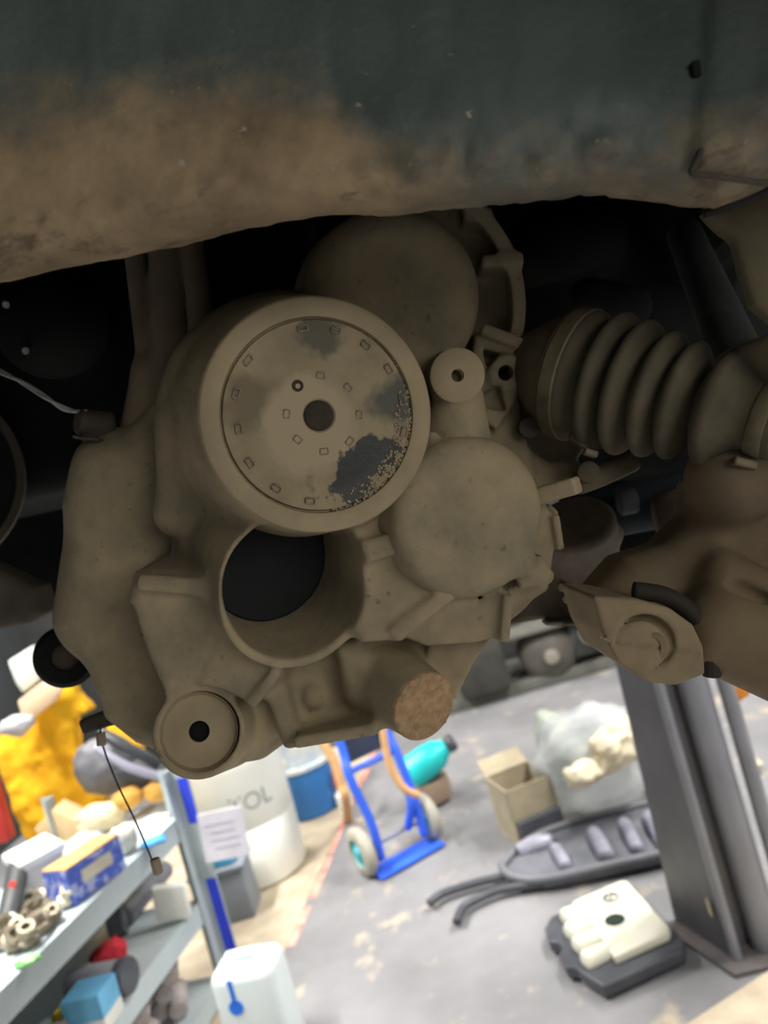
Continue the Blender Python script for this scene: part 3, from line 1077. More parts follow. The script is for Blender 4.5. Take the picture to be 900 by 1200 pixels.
# ---- bracket plate behind the gearbox, with bolts
bp = thing('engine_bracket', 'oily brown bracket plate with bolts, between gearbox and control arm', 'bracket', KW(660, 690, 0.80))
f = field(600, 560, 760, 760, 0.68, 0.92, 0.0022)
f.u(f.poly([(590, 735), (620, 690), (660, 660), (712, 620), (722, 650), (700, 690), (696, 729), (640, 726)], 0.78, 0.78, 0.84, 0.006), 0)
f.u(f.cone(K(672, 610, 0.75), K(690, 680, 0.80), 0.040, 0.034, 0.008), 0.01)
f.u(f.bar(K(640, 729, 0.77), K(698, 727, 0.765), 0.005, 0.03, 0.002), 0.004)
f.u(f.caps(K(700, 640, 0.75), K(716, 626, 0.76), 0.012), 0.006)
f.build('plate', mat('bracket_dust', (0.155, 0.125, 0.090), (0.075, 0.060, 0.045), rough=0.7, scale=22, bump=0.4, bscale=150), bp)
for px, py in ((659, 688), (677, 689), (664, 702)):
    MB().cyl(KW(px, py, 0.762), KW(px, py, 0.79), 0.0045, n=8, bevel=0.0008).build('bolt', mat('oily_metal', (0.45, 0.40, 0.33), rough=0.25, metal=0.8), bp)
MB().box(KW(668, 729, 0.764), (0.052, 0.0035, 0.02), R @ Matrix.Rotation(0.02, 3, 'Z'), 0.001).build('lip', mat('bare_edge', (0.34, 0.30, 0.24), rough=0.6, scale=30), bp)

# ---- exhaust / steering rack seen through the gap
er = thing('steering_rack', 'dark steering rack tube with rusty end, in the gap under the boot', 'steering rack', KW(740, 600, 0.9))
MB().cyl(KW(660, 610, 0.90), KW(900, 565, 0.86), 0.030, n=32, bevel=0.004).build('tube', mat('blue_black_metal', (0.028, 0.034, 0.041), (0.016, 0.02, 0.025), rough=0.85, scale=12, spec=0.15), er, True, angle=40)
MB().cyl(KW(770, 620, 0.82), KW(860, 600, 0.80), 0.034, 0.045, n=28, bevel=0.006).build('rusty_end', mat('rusty_brown', (0.085, 0.045, 0.025), (0.04, 0.025, 0.018), rough=0.9, scale=20), er, True, angle=40)
MB().cyl(KW(725, 590, 0.84), KW(745, 586, 0.84), 0.014, n=18, bevel=0.002).build('fitting', mat('dull_zinc', (0.05, 0.055, 0.06), rough=0.8, spec=0.2), er, True, angle=40)

# ---- black panel added behind the gap, in place of its shade
o = sheet('shade_panel', [(680, 545), (860, 530), (860, 690), (770, 700), (700, 715), (672, 640)], 0.98, 0.06, DARK, rnd=0.015, h=0.005)
tag(o, 'black panel added behind the control arm to darken the gap', 'shade_panel')

# ---- strut tube above the boot
o = MB().cyl(KW(800, 270, 0.74), KW(866, 425, 0.64), 0.016, 0.021, n=32, bevel=0.003).build('strut', mat('strut_grey', (0.075, 0.082, 0.078), (0.045, 0.05, 0.048), rough=0.85, scale=15, spec=0.15), None, True, angle=40)
tag(o, 'dark grey strut tube slanting behind the right end of the rubber boot', 'strut')
o = sheet('knuckle', [(862, 408), (905, 388), (1020, 360), (1020, 470), (905, 452), (880, 440), (868, 428)], 0.60, 0.03, LIN, rnd=0.012)
tag(o, 'tan dusty knuckle edge at the right border behind the boot', 'knuckle')

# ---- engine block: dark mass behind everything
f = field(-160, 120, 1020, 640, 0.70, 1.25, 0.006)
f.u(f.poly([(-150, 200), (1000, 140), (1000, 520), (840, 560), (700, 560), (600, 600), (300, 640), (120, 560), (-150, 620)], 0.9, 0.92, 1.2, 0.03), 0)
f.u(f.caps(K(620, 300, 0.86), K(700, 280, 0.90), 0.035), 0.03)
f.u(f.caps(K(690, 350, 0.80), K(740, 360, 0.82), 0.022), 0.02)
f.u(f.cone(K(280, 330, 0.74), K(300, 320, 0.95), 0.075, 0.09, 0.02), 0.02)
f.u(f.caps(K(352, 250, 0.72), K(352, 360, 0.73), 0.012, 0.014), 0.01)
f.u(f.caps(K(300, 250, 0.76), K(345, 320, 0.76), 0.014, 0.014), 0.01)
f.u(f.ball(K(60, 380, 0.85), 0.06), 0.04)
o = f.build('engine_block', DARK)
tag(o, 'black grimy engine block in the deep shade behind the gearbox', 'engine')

# underside of the car body
mb = MB()
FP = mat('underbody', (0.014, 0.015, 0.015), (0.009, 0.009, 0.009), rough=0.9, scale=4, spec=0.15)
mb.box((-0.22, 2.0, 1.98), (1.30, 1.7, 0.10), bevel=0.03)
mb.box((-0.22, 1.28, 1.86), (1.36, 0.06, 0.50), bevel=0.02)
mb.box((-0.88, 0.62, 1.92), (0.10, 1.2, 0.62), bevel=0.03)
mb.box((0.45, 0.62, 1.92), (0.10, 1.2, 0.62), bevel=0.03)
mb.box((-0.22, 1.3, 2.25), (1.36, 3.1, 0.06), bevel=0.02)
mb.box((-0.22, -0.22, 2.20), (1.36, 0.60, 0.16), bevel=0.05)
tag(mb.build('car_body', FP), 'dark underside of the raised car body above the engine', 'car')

# ---- left: bracket ribs, sensor with wire, mount bush, hub
br = thing('mount_bracket', 'brown cast mount bracket of three upright ribs, left above the end cover', 'bracket', KW(200, 380, 0.66))
BRK = mat('dusty_bracket', (0.215, 0.165, 0.108), (0.135, 0.106, 0.072), rough=0.9, scale=14, bump=0.2, bscale=160)
f = field(110, 240, 290, 530, 0.58, 0.80, 0.0022)
f.u(f.caps(K(154, 270, 0.68), K(176, 440, 0.67), 0.0085, 0.010), 0)
f.u(f.caps(K(196, 260, 0.68), K(204, 470, 0.66), 0.0165, 0.019), 0.006)
f.u(f.caps(K(222, 260, 0.67), K(238, 395, 0.65), 0.008, 0.012), 0.004)
f.u(f.caps(K(238, 395, 0.65), K(226, 430, 0.65), 0.009, 0.006), 0.008)
f.u(f.caps(K(176, 440, 0.67), K(165, 520, 0.68), 0.016, 0.02), 0.012)
f.u(f.poly([(150, 250), (235, 250), (235, 420), (195, 480), (172, 470)], 0.685, 0.685, 0.70, 0.004), 0.008)
f.build('ribs', BRK, br)

sn = thing('sensor_plug', 'black sensor plug with silver twisted wire, left of the gearbox in shade', 'sensor', KW(100, 490, 0.66))
f = field(60, 440, 170, 540, 0.60, 0.74, 0.0018)
f.u(f.cone(K(90, 494, 0.65), K(130, 500, 0.67), 0.011, 0.013, 0.003), 0)
f.u(f.cone(K(98, 508, 0.655), K(140, 520, 0.68), 0.008, 0.012, 0.003), 0.004)
f.u(f.bar(K(86, 512, 0.645), K(120, 516, 0.645), 0.0025, 0.012, 0.001), 0.002)
f.build('plug', DARKB, sn)
SIL = mat('dull_silver', (0.42, 0.41, 0.38), (0.28, 0.27, 0.25), rough=0.5, scale=60)
MB().tube([KW(-60, 410, 0.70), KW(0, 437, 0.68), KW(28, 448, 0.67), KW(52, 463, 0.66), KW(75, 480, 0.655), KW(102, 482, 0.65)], 0.0016, 8).build('wire', SIL, sn, True)
MB().tube([KW(-60, 405, 0.70), KW(0, 433, 0.68), KW(30, 452, 0.67), KW(52, 466, 0.658), KW(78, 478, 0.655), KW(100, 486, 0.65)], 0.0014, 8).build('wire', SIL, sn, True)
for i, (px, py) in enumerate(((7, 357), (30, 411))):
    o = MB().cyl(KW(px, py, 0.74), KW(px, py - 2, 0.80), 0.0035, n=8, bevel=0.0008).build('bolt_tip', SIL)
    tag(o, ('bright bolt tip in the dark at the upper left edge', 'faint bolt tip above the silver wire')[i], 'bolt')

mt = thing('engine_mount', 'black rubber engine mount ring hanging at the left above the yellow jacket', 'engine mount', KW(70, 760, 0.78))
MB().lathe([(0, 0.014), (0, 0.026), (-0.006, 0.031), (-0.03, 0.031), (-0.034, 0.026), (-0.034, 0.014)], KW(76, 770, 0.76), W(np.array([0.25, 0.1, 1])) - CP, 40, True).build('rubber_ring', DARK, mt, True, angle=50)
MB().lathe([(-0.002, 0.0025), (-0.002, 0.012), (-0.004, 0.0138), (-0.03, 0.0138), (-0.03, 0.002)], KW(76, 770, 0.762), W(np.array([0.25, 0.1, 1])) - CP, 30).build('core', DARKB, mt, True, angle=50)
sheet('carrier', [(-120, 690), (-20, 660), (40, 688), (50, 720), (30, 732), (-20, 742), (-120, 760)], 0.80, 0.05, DARKB, mt, rnd=0.012)

hb = thing('brake_backing', 'black dished brake backing plate cut by the left picture edge', 'brake plate', KW(-40, 560, 0.90))
MB().lathe([(0.0, 0.002), (0.0, 0.05), (0.012, 0.07), (0.014, 0.105), (0.004, 0.115), (-0.02, 0.115), (-0.02, 0.002)], KW(-105, 560, 0.86), W(np.array([0.5, 0.1, 1])) - CP, 48).build('plate', DARK, hb, True, angle=40)
MB().lathe([(0.010, 0.104), (0.016, 0.108), (0.016, 0.116), (-0.002, 0.118), (-0.002, 0.104)], KW(-105, 560, 0.86), W(np.array([0.5, 0.1, 1])) - CP, 48, True).build('rim', DARKB, hb, True, angle=40)
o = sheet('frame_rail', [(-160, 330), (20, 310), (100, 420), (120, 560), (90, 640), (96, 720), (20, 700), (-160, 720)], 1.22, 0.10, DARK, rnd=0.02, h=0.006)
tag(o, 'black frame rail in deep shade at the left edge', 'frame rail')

# bracket tab under the gearbox that the cord hangs from
o = sheet('stay', [(90, 846), (120, 834), (170, 826), (190, 850), (150, 848), (128, 852), (96, 862)], 0.70, 0.012, DARKB, rnd=0.003, h=0.002)
tag(o, 'small brown steel stay sticking out left of the dished mount', 'stay')
hc = thing('hanging_cord', 'thin black cord with small plugs hanging from the steel stay', 'cord', KW(150, 940, 0.69))
MB().tube([KW(118, 850, 0.698), KW(120, 872, 0.695), KW(136, 915, 0.70), KW(160, 965, 0.70), KW(180, 1012, 0.70)], 0.0009, 8).build('cord', DARKB, hc, True)
MB().cyl(KW(118, 858, 0.696), KW(119, 874, 0.694), 0.0042, n=16, bevel=0.001).build('plug', mat('grey_brown', (0.30, 0.24, 0.17), rough=0.7), hc, True, angle=40)
MB().cyl(KW(181, 1006, 0.70), KW(186, 1024, 0.70), 0.0045, n=16, bevel=0.0015).build('plug', mat('grey_brown', (0.30, 0.24, 0.17), rough=0.7), hc, True, angle=40)

# ------------------------------------------------------------------ the workshop behind
GREYM = mat('grey_post_paint', (0.24, 0.25, 0.285), (0.20, 0.21, 0.24), rough=0.42, scale=6, spec=0.5)
DGREY = mat('dark_post_web', (0.115, 0.116, 0.124), (0.09, 0.092, 0.10), rough=0.5, scale=8)
CHIP = mat('rust_chip', (0.30, 0.17, 0.11), (0.16, 0.09, 0.06), rough=0.9, scale=30)

# ---- lift post
b_l, b_r = S(792, 1082), S(862, 1128)
po = thing('lift_post', 'tall dark grey steel lift post bolted to the floor at the right', 'lift post', (b_r.x, b_r.y, 0))
wd = (b_r - b_l).normalized()
wn = Vector((-wd.y, wd.x, 0))
if wn.x > 0: wn = -wn                                            # faces left, towards the bay
H = 2.6
b_top = b_l + wd * 0.105
z = Vector((0, 0, 1))
MB().prism([b_top + z * .012, b_r + z * .012, b_r + z * H, b_top + z * H], -wn * 0.006).build('web', DGREY, po)
MB().prism([b_l + z * .012, b_top + z * .012, b_top + z * 1.1], -wn * 0.006).build('gusset', DGREY, po)
fr = Vector((0.97, -0.10, 0)).normalized()
MB().tube([b_r + fr * 0.008 + z * .012, b_r + fr * 0.008 + z * H], 0.014, 16).build('corner_bead', GREYM, po, True, angle=60)
f0 = b_r + fr * 0.02 + Vector((0, 0.05, 0))
MB().prism([f0 + z * .012, f0 + fr * 0.05 + z * .012, f0 + fr * 0.05 + z * H, f0 + z * H], Vector((0, 0.006, 0))).build('front_flange', DGREY, po)
c0 = b_r + fr * 0.105 + Vector((0, 0.03, 0))
MB().cyl(c0 + z * 0.012, c0 + z * H, 0.042, n=36).build('round_column', GREYM, po, True, angle=40)
c1 = b_r + fr * 0.185 + Vector((0, 0.02, 0))
MB().cyl(c1 + z * 0.012, c1 + z * H, 0.022, n=24).build('edge_tube', GREYM, po, True, angle=40)
MB().prism([b_l - wd * 0.02 + wn * 0.05, b_r + wd * 0.05 + wn * 0.045, b_r + wd * 0.05 + fr * 0.34, b_l + fr * 0.36], (0, 0, 0.012)).build('base_plate', mat('worn_plate', (0.17, 0.145, 0.135), (0.10, 0.095, 0.10), rough=0.6, scale=8), po)
mb = MB()
random.seed(5)
for i in range(5):
    lump(mb, b_top + wd * 0.06 + wn * 0.0 + z * (0.88 + i * 0.025), random.uniform(0.006, 0.014), i, 0.5, 1.5, 2, (0.25, 0.8, 1.8))
mb.build('paint_chip', CHIP, po)
p = b_r - wd * 0.045 + wn * 0.003 + z * 0.14
MB().box(p, (0.006, 0.022, 0.045), bevel=0.002).build('label_sticker', mat('beige_sticker', (0.5, 0.44, 0.33), rough=0.6), po)
bp_ = b_r + fr * 0.14 + Vector((0, -0.07, 0))
MB().cyl(bp_ + z * 0.012, bp_ + z * 0.04, 0.026, n=6, bevel=0.004).build('anchor_bolt', GREYM, po)
MB().cyl(bp_ + z * 0.04, bp_ + z * 0.085, 0.012, n=14, bevel=0.002).build('anchor_bolt', GREYM, po, True, angle=40)

g = Vector((c1.x + 0.03, c1.y, V(868, 806, c1.y).z))
o = MB()
lump(o, g, 0.034, 4, 0.4, 1.4, 3, (1, 0.4, 0.8))
o = o.build('orange_strap', mat('orange_webbing', (0.85, 0.33, 0.03), (0.7, 0.25, 0.02), rough=0.7, scale=20), None, True)
tag(o, 'orange webbing strap knot on the right side of the lift post', 'strap')
g = S(884, 905)
o = MB().lathe([(0, 0.020), (0.01, 0.024), (0.02, 0.018), (0.026, 0.026), (0.05, 0.024), (0.055, 0.01)], g, (0.3, -0.3, 1), 20).build('bottle_cap', mat('cream_plastic', (0.62, 0.56, 0.42), rough=0.5), None, True, angle=40)
tag(o, 'small cream plastic cap lying on the floor right of the lift post', 'cap')

# ---- engine cover on the floor
c = [S(640, 1098), S(742, 1050), S(800, 1136), S(697, 1178)]
ctr = sum(c, Vector()) / 4
ex = ((c[1] - c[0]) + (c[2] - c[3])).normalized()
ey = ((c[0] - c[3]) + (c[1] - c[2])).normalized()
sx, sy = 0.335, 0.40
ec = thing('engine_cover', 'cream topped plastic engine cover on black base lying on the floor', 'engine cover', ctr)
BLK = mat('black_plastic', (0.075, 0.080, 0.095), (0.05, 0.053, 0.063), rough=0.42, scale=8)
CRM = mat('cream_cover_paint', (0.80, 0.78, 0.66), (0.74, 0.72, 0.60), rough=0.4, scale=10)


def ep(x, y, zz):
    return ctr + ex * x * sx + ey * y * sy + z * zz


out = [(-.50, -.16), (-.42, -.20), (-.40, -.28), (-.30, -.50), (.46, -.50), (.52, -.42), (.50, .44), (.44, .50), (-.38, .50), (-.50, .38), (-.52, .20), (-.44, .14), (-.44, .06), (-.50, .02)]
MB().prism([ep(x, y, 0.012) for x, y in out], z * 0.036, 0.006).build('base', BLK, ec)
top = [(-.28, -.30), (.42, -.36), (.46, -.30), (.42, .42), (.36, .46), (-.20, .44), (-.24, .38)]
top = [(-.10, -.36), (.42, -.36), (.47, -.31), (.45, .44), (.40, .48), (-.14, .47), (-.16, .30), (-.10, .30)]
tp = MB().prism([ep(x, y, 0.046) for x, y in top], z * 0.026, 0.006).build('cream_top', CRM, ec)
for i, yy in enumerate((.36, .17, -.02, -.21)):
    MB().cyl(ep(-.34 if i else -.30, yy - .02, 0.058), ep(.02, yy + .02, 0.046), 0.030, 0.028, n=20, bevel=0.012).build('finger', CRM, tp, True, angle=60)
MB().cyl(ep(.10, .02, 0.066), ep(.10, .02, 0.0735), 0.031, n=32).build('hole', mat('hole_dark', (0.02, 0.035, 0.025), rough=0.9), tp)
EMB = mat('emblem_grey', (0.16, 0.17, 0.18), (0.1, 0.1, 0.11), rough=0.4, metal=0.2)
mb = MB()
ring_c = ep(.20, .30, 0.0735)
mb.lathe([(0, 0.020), (0.003, 0.020), (0.003, 0.026), (0, 0.026)], ring_c, z, 32, True)
for a in (0.4, 2.2, 4.0):
    mb.cyl(ring_c + Vector((math.cos(a), math.sin(a), 0)) * 0.004, ring_c + Vector((math.cos(a + .5), math.sin(a + .5), 0)) * 0.020, 0.0035, 0.0015, 10)
mb.build('emblem', EMB, tp, True)

# ---- undertray (splash shield)
q = [S(588, 1036), S(796, 1004), S(790, 946), S(640, 990)]
tr = thing('splash_shield', 'black plastic splash shield with ribs and two arms on the floor', 'splash shield', S(700, 1005))
sh = [S(592, 1030), S(604, 1042), S(640, 1046), S(720, 1030), S(800, 1012), S(845, 1000), S(835, 936), S(790, 948), S(720, 966), S(650, 986), S(612, 1008)]
MB().prism([v + z * 0.012 for v in sh], z * 0.03, 0.006).build('tray', mat('tray_plastic', (0.16, 0.165, 0.19), (0.11, 0.115, 0.13), rough=0.4, scale=10), tr)
rim = [v + z * 0.05 for v in sh]
MB().tube(rim + [rim[0]], 0.016, 8, 4).build('rim', mat('tray_rim', (0.16, 0.165, 0.18), rough=0.5, scale=10), tr, True)
RIB = mat('tray_gloss', (0.34, 0.34, 0.41), (0.24, 0.24, 0.30), rough=0.3, scale=12)
for a, b, w in (((612, 1012), (650, 1000), .03), ((655, 1008), (668, 1030), .022), ((700, 990), (716, 1020), .028), ((735, 978), (752, 1012), .024), ((765, 972), (785, 1006), .03), ((796, 966), (808, 1004), .026)):
    A_, B_ = S(*a) + z * 0.045, S(*b) + z * 0.045
    MB().tube([A_, (A_ + B_) / 2 + z * 0.012, B_], w * 1.1, 10, 4).build('rib', RIB, tr, True)
for pts in ([(600, 1034), (560, 1044), (522, 1056), (506, 1068)], [(640, 1044), (590, 1052), (560, 1064), (545, 1074), (538, 1090)]):
    MB().tube([S(*p_) + z * 0.03 for p_ in pts], 0.016, 10).build('arm', BLK, tr, True)
MB().cyl(S(770, 948) + z * 0.05, S(770, 948) + z * 0.085, 0.03, n=20, bevel=0.006).build('clip', RIB, tr, True, angle=40)

# ---- carton, clear bag, cream cloth
g = S(624, 974)
cb = thing('carton', 'open tan cardboard carton standing behind the splash shield', 'carton', g, 0.25)
CARD = mat('cardboard', (0.40, 0.345, 0.24), (0.32, 0.275, 0.19), rough=0.9, scale=10)
w_, d_, h_ = 0.20, 0.22, 0.24
for s_ in (-1, 1):
    MB().box((s_ * w_ / 2, 0, h_ / 2), (0.006, d_, h_)).build('side', CARD, cb, local=True)
    MB().box((0, s_ * d_ / 2, h_ / 2), (w_, 0.006, h_)).build('side', CARD, cb, local=True)
MB().box((0, 0, 0.006), (w_, d_, 0.006)).build('bottom', CARD, cb, local=True)
MB().box((-0.0, d_ / 2 + 0.035, h_ + 0.025), (w_, 0.09, 0.005), Matrix.Rotation(0.6, 3, 'X')).build('flap', CARD, cb, local=True)
MB().box((0, -d_ / 2 - 0.02, 0.06), (w_ * 0.95, 0.03, 0.11), bevel=0.004).build('dark_front_box', BLK, cb, local=True)  # dark box against the lower front of the carton

BAG = mat('cloudy_plastic', (0.70, 0.72, 0.70), (0.50, 0.54, 0.56), rough=0.22, scale=7, bump=0.6, bscale=14, dist=0.02, alpha=0.55)
g = S(718, 948)
pb = MB()
lump(pb, g + z * 0.22, 0.25, 21, 0.20, 1.2, 4, (1.05, 0.70, 0.85))
o = pb.build('plastic_bag', BAG, None, True)
tag(o, 'crumpled clear plastic bag of parts beside the carton', 'plastic bag')
g2 = V(664, 882, 3.55)
pb = MB()
lump(pb, g2, 0.22, 8, 0.15, 1.1, 4, (0.50, 0.4, 1.0), Matrix.Rotation(-0.3, 3, 'Y'))
o = pb.build('plastic_cover', mat('greenish_film', (0.52, 0.56, 0.46), (0.40, 0.45, 0.38), rough=0.3, scale=6, alpha=0.7, bump=0.5, bscale=12, dist=0.02), None, True)
tag(o, 'tall greenish plastic cover standing behind the clear bag', 'plastic cover')
mb = MB()
lump(mb, V(722, 874, 2.98), 0.13, 3, 0.42, 1.8, 4, (1.0, 0.7, 0.55), Matrix.Rotation(-0.5, 3, 'Y'))
lump(mb, V(682, 908, 2.93), 0.07, 5, 0.4, 1.8, 3, (1.0, 0.7, 0.6))
o = mb.build('rag', mat('cream_cloth', (0.78, 0.70, 0.52), (0.66, 0.58, 0.42), rough=0.95, scale=14, bump=0.5, bscale=30, dist=0.01), None, True)
tag(o, 'crumpled cream rag lying on top of the clear bag', 'rag')

# ---- hand truck
g0, g1 = S(432, 1026), S(507, 984)
ax_ = (g1 - g0).normalized()
bk = Vector((-ax_.y, ax_.x, 0))
ht = thing('hand_truck', 'blue tubular hand truck with cream rubber wheels standing on the floor', 'hand truck', (g0 + g1) / 2)
BLUE = mat('blue_paint', (0.035, 0.13, 0.80), (0.03, 0.10, 0.62), rough=0.4, scale=6)
TYRE = mat('cream_tyre', (0.42, 0.40, 0.33), (0.32, 0.30, 0.25), rough=0.8, scale=12)
wr = 0.105
for gg, s_ in ((g0, -1), (g1, 1)):
    wc = gg + z * wr
    wh = MB().lathe([(-0.026, 0.060), (-0.026, 0.085), (-0.018, 0.100), (0, wr), (0.018, 0.100), (0.026, 0.085), (0.026, 0.060)], wc, ax_, 40, True).build('wheel', TYRE, ht, True, angle=60)
    MB().lathe([(-0.030, 0.004), (-0.030, 0.022), (-0.016, 0.030), (-0.014, 0.055), (-0.02, 0.062), (0.02, 0.062), (0.014, 0.05), (0.030, 0.02), (0.030, 0.004)], wc, ax_, 28).build('wheel_hub', mat('teal_hub', (0.08, 0.42, 0.50), rough=0.5), wh, True, angle=40)
MB().cyl(g0 + z * wr, g1 + z * wr, 0.011, n=14).build('axle', mat('axle_grey', (0.30, 0.30, 0.36), rough=0.4, metal=0.5), ht, True, angle=40)
for k, gg in enumerate((g0 + ax_ * 0.055, g1 - ax_ * 0.055)):
    a0 = gg + z * 0.06 - bk * 0.05
    MB().tube([a0, a0 + z * 0.16 + bk * 0.0, a0 + z * 0.36 + bk * 0.04 - ax_ * (0.02 if k == 0 else -0.0), a0 + z * 0.46 + bk * 0.08, a0 + z * 0.75 + bk * 0.14, a0 + z * 1.0 + bk * 0.16], 0.019, 12).build('rail', BLUE, ht, True)
m0 = (g0 + g1) / 2 - bk * 0.02
for hh in (0.42, 0.72, 0.98):
    e_ = ax_ * 0.12
    MB().cyl(m0 - e_ + z * hh + bk * hh * 0.14, m0 + e_ + z * hh + bk * hh * 0.14, 0.014, n=12).build('crossbar', BLUE, ht, True, angle=40)
MB().prism([m0 - ax_ * 0.10 + z * 0.45 + bk * 0.07, m0 + ax_ * 0.10 + z * 0.45 + bk * 0.07, m0 + ax_ * 0.10 + z * 0.72 + bk * 0.12, m0 - ax_ * 0.10 + z * 0.72 + bk * 0.12], bk * 0.01).build('back_panel', mat('navy_panel', (0.02, 0.03, 0.06), rough=0.6), ht)
MB().prism([m0 - ax_ * 0.16 - bk * 0.10 + z * 0.01, m0 + ax_ * 0.16 - bk * 0.10 + z * 0.01, m0 + ax_ * 0.16 + bk * 0.03 + z * 0.01, m0 - ax_ * 0.16 + bk * 0.03 + z * 0.01], z * 0.008).build('toe_plate', BLUE, ht)
MB().tube([g1 - ax_ * 0.10 + z * 0.10, g1 - ax_ * 0.08 + z * 0.22 - bk * 0.06, g1 - ax_ * 0.07 + z * 0.30 - bk * 0.02], 0.018, 12).build('strut', BLUE, ht, True)

HOSE = mat('orange_hose', (0.70, 0.42, 0.20), (0.6, 0.34, 0.15), rough=0.6, scale=10)
D_ = (g0.y + g1.y) / 2 - 0.12
o = MB().tube([V(448, 850, D_), V(454, 888, D_), V(462, 908, D_), V(476, 926, D_), V(490, 932, D_ + 0.02)], 0.016, 12).build('hose', HOSE, None, True)
tag(o, 'orange hose looped over the right rail of the hand truck', 'hose')
o = MB().tube([V(372, 860, 3.75), V(390, 890, 3.72), V(400, 920, 3.7), V(405, 935, 3.7), S(408, 962)], 0.022, 12).build('wooden_handle', mat('orange_wood', (0.62, 0.36, 0.16), rough=0.6, scale=14), None, True)
tag(o, 'orange brown wooden handle leaning between the blue bucket and hand truck', 'handle')
# teal watering jug behind
g = S(520, 930)
tj = thing('teal_jug', 'bright teal plastic jug behind the hand truck', 'jug', (g.x, g.y, 0))
TEAL = mat('teal_plastic', (0.02, 0.55, 0.55), (0.02, 0.45, 0.47), rough=0.35, scale=6)
MB().lathe([(0, 0.07), (0.01, 0.085), (0.12, 0.08), (0.18, 0.068), (0.21, 0.045), (0.23, 0.04), (0.23, 0.002)], V(480, 908, g.y - 0.10), (V(524, 874, g.y - 0.10) - V(480, 908, g.y - 0.10)), 32).build('body', TEAL, tj, True, angle=50)
MB().cyl(V(524, 874, g.y - 0.10), V(532, 868, g.y - 0.10), 0.042, n=20, bevel=0.008).build('cap', BLK, tj, True, angle=40)
MB().lathe([(0, 0.10), (0.05, 0.11), (0.10, 0.10), (0.10, 0.07), (0, 0.07)], S(508, 940) + z * 0.02, (0, 0, 1), 32, True).build('stand', mat('brown_stand', (0.28, 0.20, 0.14), rough=0.8), tj, True, angle=50)

# ---- white drum and blue bucket
PLA = mat('white_plastic', (0.84, 0.86, 0.80), (0.78, 0.80, 0.74), rough=0.4, scale=4)
g = S(308, 1022)
dr_ = thing('white_drum', 'large white plastic drum with dark letters standing on the cream floor strip', 'drum', g)
rd = 0.215
MB().lathe([(0.006, rd - 0.03), (0.012, rd - 0.008), (0.03, rd), (0.27, rd + 0.006), (0.275, rd + 0.002), (0.28, rd + 0.006), (0.52, rd + 0.008), (0.54, rd + 0.016), (0.57, rd + 0.016), (0.58, rd), (0.60, rd - 0.01), (0.60, 0.01)],
           g, z, 64).build('body', PLA, dr_, True, angle=50)
MB().lathe([(0.602, 0.01), (0.602, rd + 0.012), (0.625, rd + 0.012), (0.63, rd - 0.01), (0.63, 0.01)], g, z, 64).build('lid', mat('cream_lid', (0.82, 0.78, 0.62), rough=0.45, scale=4), dr_, True, angle=40)
cu = bpy.data.curves.new('lettering', 'FONT')
cu.body = 'TOL'
cu.size = 0.105
cu.align_x = 'CENTER'
to = bpy.data.objects.new('tmp_text', cu)
C.objects.link(to)
dg = bpy.context.evaluated_depsgraph_get()
tm = to.evaluated_get(dg).to_mesh()
tv = [v.co.copy() for v in tm.vertices]
tf = [tuple(p_.vertices) for p_ in tm.polygons]
to.evaluated_get(dg).to_mesh_clear()
bpy.data.objects.remove(to)
facing = math.atan2(-g.y, -g.x) + 0.16
vv = []
for v in tv:
    a = facing + v.x / (rd + 0.009)
    vv.append(g + Vector((math.cos(a) * (rd + 0.0085), math.sin(a) * (rd + 0.0085), 0.36 + v.y)))
mk('lettering', vv, tf, mat('dark_green_print', (0.26, 0.30, 0.29), rough=0.6), dr_)

g = S(368, 950)
bb = thing('blue_bucket', 'blue bucket with white upper band behind the white drum', 'bucket', g)
MB().lathe([(0.004, 0.12), (0.012, 0.145), (0.26, 0.160), (0.26, 0.01)], g, z, 48).build('body', mat('bucket_blue', (0.03, 0.17, 0.46), (0.025, 0.14, 0.40), rough=0.4), bb, True, angle=40)
MB().lathe([(0.262, 0.01), (0.262, 0.168), (0.285, 0.170), (0.29, 0.162), (0.44, 0.168), (0.45, 0.174), (0.47, 0.174), (0.475, 0.01)], g, z, 48).build('white_band', mat('band_white', (0.72, 0.74, 0.68), (0.50, 0.58, 0.66), rough=0.45, scale=9, lo=0.4, hi=0.55), bb, True, angle=40)

g = S(405, 945)
bt = thing('spray_bottle', 'small white bottle with red cap beside the blue bucket', 'bottle', g)
MB().lathe([(0, 0.03), (0.005, 0.042), (0.07, 0.042), (0.09, 0.02), (0.11, 0.016), (0.11, 0.002)], g, z, 24).build('body', PLA, bt, True, angle=40)
MB().cyl(g + z * 0.11, g + z * 0.21, 0.026, 0.018, n=20, bevel=0.004).build('cap', mat('red_plastic', (0.65, 0.05, 0.05), rough=0.4), bt, True, angle=40)

# ---- machine at the back wall
g = V(645, 768, 5.2)
ac = thing('compressor', 'dark machine with a round brown tank end by the back wall', 'compressor', (g.x, g.y, 0.08))
TK = mat('tank_brown', (0.10, 0.09, 0.075), (0.07, 0.062, 0.052), rough=0.5, scale=8)
MB().lathe([(-0.02, 0.004), (-0.02, 0.05), (0.0, 0.10), (0.03, 0.17), (0.07, 0.195), (0.5, 0.195), (0.5, 0.004)], g, (0.05, 1, 0), 40).build('tank', TK, ac, True, angle=60)
MB().lathe([(0, 0.05), (0.012, 0.05), (0.016, 0.035), (0.02, 0.004)], g + Vector((0, -0.04, 0)), (0, -1, 0), 28).build('boss', mat('tank_pale', (0.24, 0.22, 0.175), rough=0.5), ac, True, angle=50)
MB().box(V(690, 742, 5.35), (0.32, 0.25, 0.24), bevel=0.03).build('motor', mat('motor_dark', (0.055, 0.06, 0.055), rough=0.6), ac, True, angle=40)
